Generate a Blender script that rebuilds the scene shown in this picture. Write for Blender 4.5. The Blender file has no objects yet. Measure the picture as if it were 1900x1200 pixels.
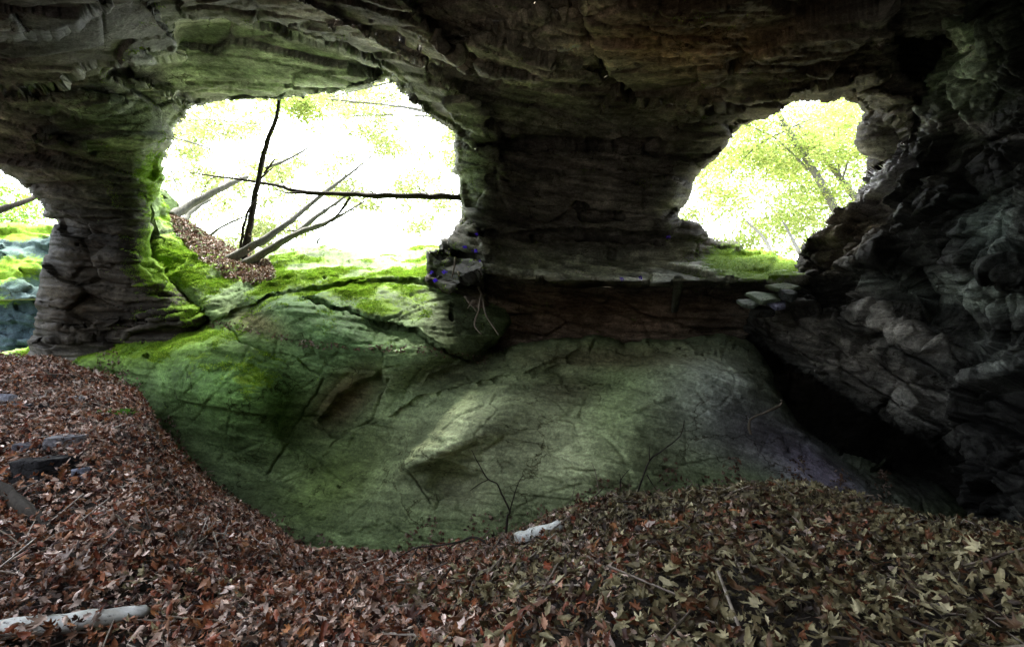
import bpy, math, random
import numpy as np
random.seed(7); RNG = np.random.default_rng(11)
scene = bpy.context.scene
C = scene.collection
# ------------------------------------------------------------------ camera, sky, sun, exposure
FPX = 950.0                       # focal length in pixels of the 1900 px wide photograph
CAM = np.array((0.0, 0.0, 1.6))
cam_data = bpy.data.cameras.new('camera'); cam = bpy.data.objects.new('camera', cam_data); C.objects.link(cam)
cam.location = CAM; cam.rotation_euler = (math.radians(90), 0, 0)
cam_data.sensor_width = 36; cam_data.lens = 18.0; cam_data.clip_start = 0.02; cam_data.clip_end = 2000
scene.camera = cam
SUN_EL, SUN_AZ = math.radians(66), math.radians(-28)      # azimuth from +Y (out through the openings), negative = left
world = bpy.data.worlds.new('World'); scene.world = world; world.use_nodes = True
nt = world.node_tree; bg = nt.nodes['Background']
sky = nt.nodes.new('ShaderNodeTexSky'); sky.sky_type = 'NISHITA'; sky.sun_disc = False
sky.sun_elevation = SUN_EL; sky.sun_rotation = SUN_AZ; sky.air_density = 1.0; sky.dust_density = 3.0; sky.ozone_density = 1.0
hs = nt.nodes.new('ShaderNodeHueSaturation'); hs.inputs['Saturation'].default_value = .3      # thin white overcast
nt.links.new(sky.outputs[0], hs.inputs['Color']); nt.links.new(hs.outputs[0], bg.inputs[0]); bg.inputs[1].default_value = 0.15
sl = bpy.data.lights.new('sun', 'SUN'); sl.energy = 1.7; sl.angle = math.radians(20); sl.color = (1, 0.95, 0.86)
sun = bpy.data.objects.new('sun', sl); C.objects.link(sun)
from mathutils import Vector, Matrix
sdir = Vector((math.sin(SUN_AZ)*math.cos(SUN_EL), math.cos(SUN_AZ)*math.cos(SUN_EL), math.sin(SUN_EL)))
sun.rotation_euler = sdir.to_track_quat('Z', 'Y').to_euler()
scene.view_settings.view_transform = 'Standard'; scene.view_settings.look = 'None'
scene.view_settings.exposure = 3.65; scene.view_settings.gamma = 1
cy = scene.cycles
cy.use_denoising = True; cy.denoiser = 'OPENIMAGEDENOISE'; cy.max_bounces = 8; cy.diffuse_bounces = 5
cy.glossy_bounces = 2; cy.transmission_bounces = 4; cy.transparent_max_bounces = 4
try: cy.denoising_prefilter = 'ACCURATE'
except Exception: pass
cy.sample_clamp_indirect = 10

# ------------------------------------------------------------------ numeric helpers
f32 = np.float32
def hsh(i, j, k, s=0):
    h = (i.astype(np.int64)*374761393 + j.astype(np.int64)*668265263 + k.astype(np.int64)*2147483647 + s*1274126177) & 0xFFFFFFFF
    h = ((h ^ (h >> 13)) * 1274126177) & 0xFFFFFFFF
    h = ((h ^ (h >> 16)) * 2246822519) & 0xFFFFFFFF
    return ((h ^ (h >> 15)) & 0xFFFFFF).astype(f32) / f32(0xFFFFFF)
def vnoise(P, s=0):
    F = np.floor(P); f = (P-F).astype(f32); f = f*f*f*(f*(f*6-15)+10); I = F.astype(np.int64)
    r = 0
    for a in (0, 1):
        wa = f[:, 0] if a else 1-f[:, 0]
        for b in (0, 1):
            wb = f[:, 1] if b else 1-f[:, 1]
            for c in (0, 1):
                wc = f[:, 2] if c else 1-f[:, 2]
                r = r + wa*wb*wc*hsh(I[:, 0]+a, I[:, 1]+b, I[:, 2]+c, s)
    return r*2-1
def fbm(P, oct=4, s=0, gain=0.5, lac=2.03):
    r = 0; a = 1
    for o in range(oct):
        r = r + a*vnoise(P, s+o*17); P = P*lac + 7.3; a *= gain
    return r
def ridged(P, oct=4, s=0):
    r = 0; a = 1
    for o in range(oct):
        r = r + a*(1-2*np.abs(vnoise(P, s+o*17))); P = P*2.1+3.1; a *= .5
    return r
def facet(P, s=0, tilt=1.0, chunk=120000):
    """broken-rock noise: every cell is a tilted flat plate at its own height; also returns the distance to the cell's joint"""
    out = np.empty(len(P), f32); edge = np.empty(len(P), f32)
    for c0 in range(0, len(P), chunk):
        p = P[c0:c0+chunk]; F = np.floor(p).astype(np.int64); fr = (p-F)
        b1 = np.full(len(p), 9e9, f32); b2 = b1.copy(); v = np.zeros(len(p), f32)
        for a in (-1, 0, 1):
            for b in (-1, 0, 1):
                for c in (-1, 0, 1):
                    i, j, k = F[:, 0]+a, F[:, 1]+b, F[:, 2]+c
                    h1 = hsh(i, j, k, s+1); h2 = hsh(i, j, k, s+2); h3 = hsh(i, j, k, s+3)
                    dx = fr[:, 0]-a-h1; dy = fr[:, 1]-b-h2; dz = fr[:, 2]-c-h3
                    d = (dx*dx+dy*dy+dz*dz).astype(f32)
                    hv = (h1*7.13+h2*3.7) % 1; g1 = (h2*9.7+h3*5.1) % 1; g2 = (h3*6.3+h1*8.9) % 1; g3 = (h1*4.1+h3*11.3) % 1
                    val = (hv-.5) + tilt*((g1-.5)*dx+(g2-.5)*dy+(g3-.5)*dz)
                    m = d < b1
                    b2 = np.where(m, b1, np.minimum(b2, d)); b1 = np.where(m, d, b1); v = np.where(m, val, v)
        out[c0:c0+chunk] = v; edge[c0:c0+chunk] = np.sqrt(b2)-np.sqrt(b1)
    return out, edge
def terr(v, n, sharp=.12):
    """peeled sheets: turns a smooth field into flat treads with abrupt torn edges"""
    q = v*n; f = np.floor(q); t = q-f
    return (f+sstep(1-sharp, 1, t))/n
def tps(ctrl):
    c = np.array(ctrl, float); X = c[:, :2]/500.; y = c[:, 2:]
    def U(r2): return 0.5*r2*np.log(r2+1e-12)
    n = len(c); K = U(((X[:, None]-X[None])**2).sum(-1)) + np.eye(n)*1e-4
    Pm = np.c_[np.ones(n), X]; A = np.block([[K, Pm], [Pm.T, np.zeros((3, 3))]])
    sol = np.linalg.solve(A, np.r_[y, np.zeros((3, y.shape[1]))])
    def f(px, py):
        q = np.stack([px, py], -1)/500.; out = np.empty((len(px), y.shape[1]))
        for a in range(0, len(px), 60000):
            qq = q[a:a+60000]; R = U(((qq[:, None]-X[None])**2).sum(-1))
            out[a:a+60000] = R@sol[:n] + sol[n] + qq@sol[n+1:]
        return out[:, 0] if y.shape[1] == 1 else out
    return f
def flow(samples, deg=5):
    """bedding field of a rock face: coordinates along and across the lamination, fitted to its direction at sample places"""
    S = np.array(samples, float); x, y = (S[:, 0]-950)/950, (S[:, 1]-600)/950; th = np.radians(S[:, 2])
    ex = [(i, j) for i in range(deg+1) for j in range(deg+1-i) if i+j > 0]
    gx = np.array([[i*x_**(i-1)*y_**j if i else 0 for i, j in ex] for x_, y_ in zip(x, y)])
    gy = np.array([[j*x_**i*y_**(j-1) if j else 0 for i, j in ex] for x_, y_ in zip(x, y)])
    reg = np.diag([.02*(i+j)**2 for i, j in ex])
    def fit(tx, ty): return np.linalg.lstsq(np.vstack([gx, gy, reg]), np.r_[tx, ty, np.zeros(len(ex))], rcond=None)[0]
    ca = fit(np.cos(th), np.sin(th)); cb = fit(-np.sin(th), np.cos(th))
    def f(px, py):
        X = np.clip((px-950)/950, -1.1, 1.1); Y = np.clip((py-600)/950, -.75, .75)
        u = sum(c*X**i*Y**j for c, (i, j) in zip(ca, ex)); v = sum(c*X**i*Y**j for c, (i, j) in zip(cb, ex))
        # beyond the fitted area keep going straight
        u = u+((px-950)/950-X); v = v+((py-600)/950-Y)
        return u*950, v*950
    return f
def laminate(px, py, fl, s, k=1.0, warp=9):
    """relief and shade of laminated rock: ledges, torn sheets and fine laminae following the bedding"""
    u, v = fl(px, py); z = u*0
    v = v+warp*fbm(np.c_[u/300, v/160, z], 3, s, .4)
    a, ea = facet(np.c_[u/300, v/40, z+.5], s+1, .8)
    b, eb = facet(np.c_[u/120, v/12, z+.5], s+5, .8)
    g = fbm(np.c_[u/55, v/5.5, z], 5, s+9, .62)
    g2 = fbm(np.c_[u/20, v/9, z], 4, s+13, .6)
    h = a*.20+b*.055+g*.012+g2*.012-.05*np.exp(-(ea/.035)**2)-.02*np.exp(-(eb/.05)**2)
    tone = np.exp(.32*g+.22*g2+.35*b)*np.where(eb < .05, .7, 1)
    return h*k, tone
def sstep(a, b, x):
    t = np.clip((x-a)/(b-a), 0, 1); return t*t*(3-2*t)
def inside(px, py, poly):
    r = np.zeros(len(px), bool); n = len(poly)
    for i in range(n):
        x0, y0 = poly[i]; x1, y1 = poly[(i+1) % n]
        if y0 == y1: continue
        c = (py > min(y0, y1)) & (py <= max(y0, y1))
        r ^= c & (px < (x1-x0)*(py-y0)/(y1-y0)+x0)
    return r
def pdist(px, py, poly, closed=True, near=False):
    """distance to a polyline (and the closest point)"""
    n = len(poly); best = np.full(len(px), 1e9); bx = px.copy(); by = py.copy()
    for i in range(n if closed else n-1):
        x0, y0 = poly[i]; x1, y1 = poly[(i+1) % n]
        dx, dy = x1-x0, y1-y0; L = dx*dx+dy*dy+1e-9
        t = np.clip(((px-x0)*dx+(py-y0)*dy)/L, 0, 1); cx = x0+t*dx; cyy = y0+t*dy
        d = (px-cx)**2+(py-cyy)**2; m = d < best
        best = np.where(m, d, best)
        if near: bx = np.where(m, cx, bx); by = np.where(m, cyy, by)
    best = np.sqrt(best)
    return (best, bx, by) if near else best
def rough_poly(poly, amp=5, step=5, seed=1, closed=True):
    """breaks a traced outline up like broken rock"""
    pts = []
    n = len(poly)
    for i in range(n if closed else n-1):
        a = np.array(poly[i], float); b = np.array(poly[(i+1) % n], float); L = np.hypot(*(b-a)); k = max(1, int(L/step)) if L < 900 else 1
        for q in range(k): pts.append(a+(b-a)*q/k)
    if not closed: pts.append(np.array(poly[-1], float))
    pts = np.array(pts); s = np.r_[0, np.cumsum(np.hypot(*np.diff(pts, axis=0).T))]
    Q = np.c_[s/22., np.full(len(s), seed*3.7), np.zeros(len(s))]
    nx = fbm(Q, 4, seed, .55)*amp; ny = fbm(Q+50, 4, seed+5, .55)*amp
    blk = np.floor(s/RNG.uniform(14, 20)+seed).astype(np.int64); z = np.zeros_like(blk)
    ny += (hsh(blk, z, z, seed)-.5)*amp*.9; nx += (hsh(blk, z+1, z, seed)-.5)*amp*.9
    return [tuple(p) for p in pts+np.c_[nx, ny]]
def axis(segs):
    """grid coordinates: list of (start, end, step)"""
    out = []
    for a, b, st in segs: out.append(np.arange(a, b, st))
    return np.concatenate(out)

# ------------------------------------------------------------------ blender helpers
def tag(o, label=None, cat=None, group=None, kind=None):
    if label: o['label'] = label
    if cat: o['category'] = cat
    if group: o['group'] = group
    if kind: o['kind'] = kind
    return o
def mesh_np(name, V, quads=None, tris=None, attrs=None, mat=None, smooth=False, parent=None, col=None):
    me = bpy.data.meshes.new(name)
    q = np.zeros((0, 4), np.int32) if quads is None else np.asarray(quads, np.int32)
    t = np.zeros((0, 3), np.int32) if tris is None else np.asarray(tris, np.int32)
    me.vertices.add(len(V)); me.vertices.foreach_set('co', np.asarray(V, f32).ravel())
    me.loops.add(q.size+t.size); me.loops.foreach_set('vertex_index', np.concatenate([q.ravel(), t.ravel()]).astype(np.int32))
    me.polygons.add(len(q)+len(t))
    ls = np.concatenate([np.arange(len(q))*4, q.size+np.arange(len(t))*3]).astype(np.int32)
    me.polygons.foreach_set('loop_start', ls)
    me.update(calc_edges=True)
    if smooth: me.polygons.foreach_set('use_smooth', np.ones(len(me.polygons), bool))
    if col is not None:
        a = me.color_attributes.new('tint', 'FLOAT_COLOR', 'POINT')
        a.data.foreach_set('color', np.c_[col, np.ones(len(col))].astype(f32).ravel())
    for k, v in (attrs or {}).items():
        a = me.attributes.new(k, 'FLOAT', 'POINT'); a.data.foreach_set('value', np.asarray(v, f32))
    me.validate(); me.update()
    if mat: me.materials.append(mat)
    o = bpy.data.objects.new(name, me); C.objects.link(o)
    if parent: o.parent = parent
    return o
def empty(name, loc=(0, 0, 0)):
    o = bpy.data.objects.new(name, None); C.objects.link(o); o.location = loc; return o
def at(px, py, d):
    """a point of the place seen at (px, py) standing d metres out"""
    return np.array((CAM[0]+(px-950)/FPX*d, CAM[1]+d, CAM[2]+(600-py)/FPX*d))
def grid_pos(px, py, d): return np.stack([CAM[0]+(px-950)/FPX*d, CAM[1]+d, CAM[2]+(600-py)/FPX*d], -1)

# ------------------------------------------------------------------ materials
def nodes_mat(name):
    m = bpy.data.materials.new(name); m.use_nodes = True; n = m.node_tree
    return m, n, n.nodes['Principled BSDF']
def N(n, t, **kw):
    x = n.nodes.new(t)
    for k, v in kw.items(): setattr(x, k, v)
    return x
def noise_node(n, vec, scale, detail=6, rough=.6, dist=0):
    x = N(n, 'ShaderNodeTexNoise'); x.inputs['Scale'].default_value = scale; x.inputs['Detail'].default_value = detail
    x.inputs['Roughness'].default_value = rough; x.inputs['Distortion'].default_value = dist
    n.links.new(vec, x.inputs['Vector']); return x
def ramp(n, src, stops):
    r = N(n, 'ShaderNodeValToRGB'); e = r.color_ramp.elements
    while len(e) < len(stops): e.new(0.5)
    for el, (p, c) in zip(e, stops): el.position = p; el.color = (*c, 1) if len(c) == 3 else c
    n.links.new(src, r.inputs[0]); return r
def mixc(n, fac, a, b, mode='MIX'):
    x = N(n, 'ShaderNodeMix', data_type='RGBA', blend_type=mode)
    for inp, v in ((x.inputs[0], fac), (x.inputs[6], a), (x.inputs[7], b)):
        if hasattr(v, 'links') or isinstance(v, bpy.types.NodeSocket): n.links.new(v, inp)
        else: inp.default_value = v if isinstance(v, (int, float)) else (*v, 1)
    return x.outputs[2]
def rock_mat(name, streak=(1, 1, 1), rot=(0, 0, 0), grain=(.55, 1.5), bump=.35, rough=.75, moss=True, joints=1.6):
    """bedded rock; its own colour comes from the mesh's stain map, broken up by speckle and bedding lines"""
    m, n, b = nodes_mat(name)
    co = N(n, 'ShaderNodeTexCoord').outputs['Object']
    mp = N(n, 'ShaderNodeMapping'); mp.inputs['Scale'].default_value = streak; mp.inputs['Rotation'].default_value = rot
    n.links.new(co, mp.inputs['Vector']); sv = mp.outputs[0]
    at_ = N(n, 'ShaderNodeAttribute', attribute_name='tint')
    n1 = noise_node(n, sv, 3.2, 8, .62, .4); n2 = noise_node(n, co, 26, 5, .65); n3 = noise_node(n, sv, 14, 6, .65, .3)
    v1 = ramp(n, n1.outputs[0], [(.25, (grain[0],)*3), (.5, (1, 1, 1)), (.75, (grain[1],)*3)])
    v2 = ramp(n, n2.outputs[0], [(.3, (.62,)*3), (.5, (1, 1, 1)), (.72, (1.5,)*3)])
    v3 = ramp(n, n3.outputs[0], [(.3, (.6,)*3), (.5, (1, 1, 1)), (.7, (1.35,)*3)])
    c = mixc(n, 1.0, at_.outputs['Color'], v1.outputs[0], 'MULTIPLY')
    c = mixc(n, .8, c, v3.outputs[0], 'MULTIPLY'); c = mixc(n, .8, c, v2.outputs[0], 'MULTIPLY')
    nf = noise_node(n, co, 95, 3, .7); vf = ramp(n, nf.outputs[0], [(.32, (.55,)*3), (.5, (1, 1, 1)), (.7, (1.45,)*3)]); c = mixc(n, .75, c, vf.outputs[0], 'MULTIPLY')
    # hairline joints
    wn = noise_node(n, co, 2.2, 4, .6); wm = N(n, 'ShaderNodeMix', data_type='RGBA', blend_type='LINEAR_LIGHT'); wm.inputs[0].default_value = .35
    n.links.new(sv, wm.inputs[6]); n.links.new(wn.outputs['Color'], wm.inputs[7])
    vo = N(n, 'ShaderNodeTexVoronoi', feature='DISTANCE_TO_EDGE'); vo.inputs['Scale'].default_value = joints; n.links.new(wm.outputs[2], vo.inputs['Vector'])
    jl = ramp(n, vo.outputs['Distance'], [(0, (.0, .0, .0)), (.022, (1, 1, 1))]); gm = noise_node(n, co, 1.1, 3, .5); gr_ = ramp(n, gm.outputs[0], [(.46, (0, 0, 0)), (.58, (1, 1, 1))])
    jn = mixc(n, gr_.outputs[0], (1, 1, 1), jl.outputs[0]); jc = ramp(n, jn, [(0, (.25, .22, .18)), (1, (1, 1, 1))]); c = mixc(n, 1, c, jc.outputs[0], 'MULTIPLY')
    if moss:
        ma = N(n, 'ShaderNodeAttribute', attribute_name='moss')
        n4 = noise_node(n, co, 9, 8, .7); n5 = noise_node(n, co, 60, 4, .6)
        mc = ramp(n, n5.outputs[0], [(.3, (.05, .11, .01)), (.55, (.16, .28, .02)), (.75, (.3, .42, .05))])
        s = N(n, 'ShaderNodeMath', operation='ADD'); n.links.new(ma.outputs['Fac'], s.inputs[0]); n.links.new(n4.outputs[0], s.inputs[1])
        fac = ramp(n, s.outputs[0], [(.92, (0, 0, 0)), (1.12, (1, 1, 1))])
        s.use_clamp = False
        mr = N(n, 'ShaderNodeMath', operation='MULTIPLY'); mr.inputs[1].default_value = .6
        n.links.new(s.outputs[0], mr.inputs[0]); n.links.new(mr.outputs[0], fac.inputs[0])
        fac.color_ramp.elements[0].position = .56; fac.color_ramp.elements[1].position = .68
        c = mixc(n, fac.outputs[0], c, mc.outputs[0])
    n.links.new(c, b.inputs['Base Color'])
    rr = ramp(n, n3.outputs[0], [(.3, (rough-.2,)*3), (.7, (rough+.12,)*3)]); n.links.new(rr.outputs[0], b.inputs['Roughness']); b.inputs['Specular IOR Level'].default_value = .05
    b1 = N(n, 'ShaderNodeBump'); b1.inputs['Strength'].default_value = bump; b1.inputs['Distance'].default_value = .03
    b2 = N(n, 'ShaderNodeBump'); b2.inputs['Strength'].default_value = bump; b2.inputs['Distance'].default_value = .012
    n.links.new(n3.outputs[0], b1.inputs['Height']); n.links.new(n2.outputs[0], b2.inputs['Height'])
    b3 = N(n, 'ShaderNodeBump'); b3.inputs['Strength'].default_value = bump*1.2; b3.inputs['Distance'].default_value = .012
    n6 = noise_node(n, co, 75, 4, .7); pr = ramp(n, n6.outputs[0], [(.36, (0, 0, 0)), (.46, (1, 1, 1))]); pj = N(n, 'ShaderNodeMath', operation='ADD'); n.links.new(pr.outputs[0], pj.inputs[0]); n.links.new(jn, pj.inputs[1]); n.links.new(pj.outputs[0], b3.inputs['Height'])
    n.links.new(b1.outputs[0], b2.inputs['Normal']); n.links.new(b2.outputs[0], b3.inputs['Normal']); n.links.new(b3.outputs[0], b.inputs['Normal'])
    return m
def tint_mat(name, rough=.6, transl=0, spec=.35, nscale=40, var=.3, bump=.1):
    """colour from the mesh attribute, mottled; optionally lets light through (leaves)"""
    m, n, b = nodes_mat(name)
    a = N(n, 'ShaderNodeAttribute', attribute_name='tint'); co = N(n, 'ShaderNodeTexCoord').outputs['Object']
    nz = noise_node(n, co, nscale, 5, .6); v = ramp(n, nz.outputs[0], [(.3, (1-var,)*3), (.7, (1+var,)*3)])
    c = mixc(n, 1, a.outputs['Color'], v.outputs[0], 'MULTIPLY'); n.links.new(c, b.inputs['Base Color'])
    b.inputs['Roughness'].default_value = rough; b.inputs['Specular IOR Level'].default_value = spec
    if bump:
        bp = N(n, 'ShaderNodeBump'); bp.inputs['Strength'].default_value = bump*3; bp.inputs['Distance'].default_value = .005
        n.links.new(nz.outputs[0], bp.inputs['Height']); n.links.new(bp.outputs[0], b.inputs['Normal'])
    if transl:
        t = N(n, 'ShaderNodeBsdfTranslucent'); n.links.new(c, t.inputs[0]); mx = N(n, 'ShaderNodeMixShader')
        mx.inputs[0].default_value = transl; n.links.new(b.outputs[0], mx.inputs[1]); n.links.new(t.outputs[0], mx.inputs[2])
        n.links.new(mx.outputs[0], n.nodes['Material Output'].inputs[0])
    return m
def bark_mat(name, c0, c1, scale=(30, 30, 6), bump=.5, rough=.85):
    m, n, b = nodes_mat(name)
    co = N(n, 'ShaderNodeTexCoord').outputs['Object']; mp = N(n, 'ShaderNodeMapping'); mp.inputs['Scale'].default_value = scale
    n.links.new(co, mp.inputs[0]); nz = noise_node(n, mp.outputs[0], 1, 6, .65, .5)
    r = ramp(n, nz.outputs[0], [(.3, c0), (.7, c1)]); n.links.new(r.outputs[0], b.inputs['Base Color']); b.inputs['Roughness'].default_value = rough; b.inputs['Specular IOR Level'].default_value = .12
    bp = N(n, 'ShaderNodeBump'); bp.inputs['Strength'].default_value = bump; bp.inputs['Distance'].default_value = .01
    n.links.new(nz.outputs[0], bp.inputs['Height']); n.links.new(bp.outputs[0], b.inputs['Normal'])
    return m
M_shell = rock_mat('bedded_rock', streak=(1, 1, 3.5), rot=(0, .1, 0))
M_slab = rock_mat('green_rock', streak=(.9, .9, 1.6), rot=(.3, -.5, .3), grain=(.7, 1.35), bump=.5)
M_wall = rock_mat('dark_rock', streak=(1.2, .8, 3.2), rot=(0, -.6, 0), bump=.5)
M_leaf = tint_mat('dry_leaf', .48, .05, .28, 35, .45, .2)
M_green = tint_mat('green_leaf', .5, .5, .3, 3, .3, 0)
M_moss = tint_mat('moss_blade', .7, .3, .2, 5, .3, 0)
M_fringe = tint_mat('violet_fringe', .6, .2, .3, 5, .2, 0)
M_barkd = bark_mat('dark_bark', (.008, .007, .006), (.045, .038, .03))
M_barkg = bark_mat('grey_bark', (.06, .062, .055), (.16, .16, .14))
M_root = bark_mat('root_bark', (.12, .10, .08), (.28, .24, .19))
def birch_mat():
    m, n, b = nodes_mat('birch_bark')
    co = N(n, 'ShaderNodeTexCoord').outputs['Object']; mp = N(n, 'ShaderNodeMapping'); mp.inputs['Scale'].default_value = (6, 30, 30)
    n.links.new(co, mp.inputs[0]); nz = noise_node(n, mp.outputs[0], 2.2, 5, .7); n2 = noise_node(n, co, 9, 5, .6)
    r = ramp(n, nz.outputs[0], [(.34, (.03, .028, .025)), (.42, (.5, .53, .52)), (.7, (.66, .69, .67))])
    r2 = ramp(n, n2.outputs[0], [(.35, (.45, .42, .36)), (.6, (1, 1, 1))])
    n.links.new(mixc(n, .8, r.outputs[0], r2.outputs[0], 'MULTIPLY'), b.inputs['Base Color']); b.inputs['Roughness'].default_value = .6
    bp = N(n, 'ShaderNodeBump'); bp.inputs['Strength'].default_value = .4; bp.inputs['Distance'].default_value = .006
    n.links.new(nz.outputs[0], bp.inputs['Height']); n.links.new(bp.outputs[0], b.inputs['Normal']); return m
M_birch = birch_mat()
def soil_mat():
    m, n, b = nodes_mat('soil'); co = N(n, 'ShaderNodeTexCoord').outputs['Object']
    nz = noise_node(n, co, 18, 8, .7); r = ramp(n, nz.outputs[0], [(.3, (.006, .004, .003)), (.6, (.025, .016, .010)), (.8, (.05, .03, .02))])
    n.links.new(r.outputs[0], b.inputs['Base Color']); b.inputs['Roughness'].default_value = .95
    bp = N(n, 'ShaderNodeBump'); bp.inputs['Distance'].default_value = .03; n.links.new(nz.outputs[0], bp.inputs['Height']); n.links.new(bp.outputs[0], b.inputs['Normal']); return m
M_soil = soil_mat()
def outside_mat():
    m, n, b = nodes_mat('outside_litter'); co = N(n, 'ShaderNodeTexCoord').outputs['Object']
    nz = noise_node(n, co, 6, 8, .7); r = ramp(n, nz.outputs[0], [(.3, (.22, .25, .10)), (.55, (.34, .30, .20)), (.75, (.42, .38, .28))])
    n.links.new(r.outputs[0], b.inputs['Base Color']); b.inputs['Roughness'].default_value = .95; return m
M_out = outside_mat()

# ------------------------------------------------------------------ rock sheets
def blobs(px, py, base, spec):
    """colour patches of the rock: algae, rust, pale mineral film, and painted light and shade. spec: (px, py, rx, ry, angle, colour, weight)"""
    col = np.tile(np.array(base, float), (len(px), 1))
    for (x, y, rx, ry, a, c, w) in spec:
        ca, sa = math.cos(math.radians(a)), math.sin(math.radians(a))
        u = ((px-x)*ca+(py-y)*sa)/rx; v = (-(px-x)*sa+(py-y)*ca)/ry
        k = w*np.exp(-(u*u+v*v)**1.2); col = col*(1-k[:, None])+k[:, None]*np.array(c)
    return col
def bumps(px, py, spec):
    r = np.zeros(len(px))
    for (x, y, rx, ry, a, amp) in spec:
        ca, sa = math.cos(math.radians(a)), math.sin(math.radians(a))
        u = ((px-x)*ca+(py-y)*sa)/rx; v = (-(px-x)*sa+(py-y)*ca)/ry
        r += amp*np.exp(-(u*u+v*v))
    return r
def rock_sheet(xs, ys, keep, holes, ctrl, disp, colour, moss, plates=(), bmp=(), grooves=(), lip=70, lipdepth=.8, lim=(1.2, 30), rim=2.5, edge_amp=5, extra=None, fl=None, fseed=500, fk=1.0, mott=.55, calm=(), gdep=1.0, tk=1.0):
    """A rock face: sampled over bearings seen from where the photographer stood, every sample at its own distance,
    then broken up with world-space rock noise; its free edges turn back and run on behind."""
    px, py = [a.ravel().copy() for a in np.meshgrid(xs, ys)]; nx, ny = len(xs), len(ys)
    polys = []
    ok = np.ones(len(px), bool); dist = np.full(len(px), 1e9); sx = px.copy(); sy = py.copy()
    if keep is not None:
        P = rough_poly(keep, edge_amp, 5, 3); ok &= inside(px, py, P); polys.append(P)
    for i, h in enumerate(holes):
        P = rough_poly(h, edge_amp, 5, 7+i); ok &= ~inside(px, py, P); polys.append(P)
    for P in polys:
        d, bx, by = pdist(px, py, P, near=True); m = d < dist
        sx = np.where(m, bx, sx); sy = np.where(m, by, sy); dist = np.minimum(d, dist)
    G = ok.reshape(ny, nx)
    face = G[:-1, :-1] & G[1:, :-1] & G[:-1, 1:] & G[1:, 1:]
    used = np.zeros((ny, nx), bool)
    for a in (0, 1):
        for b in (0, 1): used[a:ny-1+a, b:nx-1+b] |= face
    cnt = np.zeros((ny, nx), int)
    for a in (0, 1):
        for b in (0, 1): cnt[a:ny-1+a, b:nx-1+b] += face
    bnd = (used & (cnt < 4)).ravel() & (dist < 9)
    px = np.where(bnd, sx, px); py = np.where(bnd, sy, py); dist = np.where(bnd, 0, dist)
    d = tps(ctrl)(px, py)
    d = np.clip(d, lim[0], lim[1])
    d = d - bumps(px, py, bmp)
    if extra is not None: d = d - extra(px, py)
    for (poly, delta, soft) in plates:
        pp = rough_poly(poly, 4, 6, 31); ins = inside(px, py, pp); dd = pdist(px, py, pp)
        d = d - delta*np.where(ins, sstep(0, soft, dd), 0)
    t = np.clip(1-dist/lip, 0, 1)
    d = d + lipdepth*(1-np.sqrt(np.clip(1-t*t, 0, 1)))
    B = grid_pos(px, py, d)
    Bg = B.reshape(ny, nx, 3)
    gx = np.gradient(Bg, axis=1); gy = np.gradient(Bg, axis=0)
    nrm = np.cross(gx, gy).reshape(-1, 3); nrm /= np.linalg.norm(nrm, axis=1)[:, None]+1e-9
    toc = CAM-B; toc /= np.linalg.norm(toc, axis=1)[:, None]
    nrm *= np.sign((nrm*toc).sum(1))[:, None]
    dr = nrm*.6+toc*.7; dr /= np.linalg.norm(dr, axis=1)[:, None]
    h = disp(B, px, py); tone = 1
    if fl is not None:
        lh, tone = laminate(px, py, fl, fseed, fk); cm = np.clip(1-bumps(px, py, calm), .1, 1); h = h*(.35+.65*cm)+lh*cm; tone = tone**((.3+.7*cm)*tk); tone = tone*np.exp(mott*fbm(B*1.3, 5, 777, .6))
    for (pl, w, dep) in grooves:
        pp = rough_poly(pl, 3, 6, int(pl[0][0]) % 97, closed=False); g = pdist(px, py, pp, closed=False)
        s = np.clip(1-g/(max(2.6, w*.5)*(.6+.5*fbm(np.c_[px/30, py/30, px*0], 2, 5))+.01), 0, 1); h = h - gdep*dep*np.clip(s*1.6, 0, 1)
    h = h*np.where(dist < 6, .35, 1)
    V = B+dr*h[:, None]
    # tint map (stains, painted light and shade) and moss
    Vg = V.reshape(ny, nx, 3); n2 = np.cross(np.gradient(Vg, axis=1), np.gradient(Vg, axis=0)).reshape(-1, 3)
    n2 /= np.linalg.norm(n2, axis=1)[:, None]+1e-9; n2 *= np.sign((n2*toc).sum(1))[:, None]
    col = colour(px, py, B)*(tone[:, None] if fl is not None else 1); ms = moss(px, py, V, n2)
    iv = np.arange(nx*ny).reshape(ny, nx)
    fj, fi = np.nonzero(face)
    Q = np.stack([iv[fj, fi], iv[fj, fi+1], iv[fj+1, fi+1], iv[fj+1, fi]], -1)
    fpx = (px.reshape(ny, nx)[fj, fi]); fpy = (py.reshape(ny, nx)[fj, fi])
    # rims: free edges run back into the rock mass
    ex = []
    f = np.pad(face, 1)
    E = []
    J, I = np.nonzero(face)
    for (dj, di, a, b) in ((-1, 0, (0, 0), (0, 1)), (1, 0, (1, 1), (1, 0)), (0, -1, (1, 0), (0, 0)), (0, 1, (0, 1), (1, 1))):
        m = ~f[J+1+dj, I+1+di]; j, i = J[m], I[m]
        E.append(np.stack([iv[j+a[0], i+a[1]], iv[j+b[0], i+b[1]]], -1))
    E = np.concatenate(E); E = E[bnd[E[:, 0]] & bnd[E[:, 1]]]
    rimq = np.zeros((0, 4), int); rimc = np.zeros((0, 2))
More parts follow.
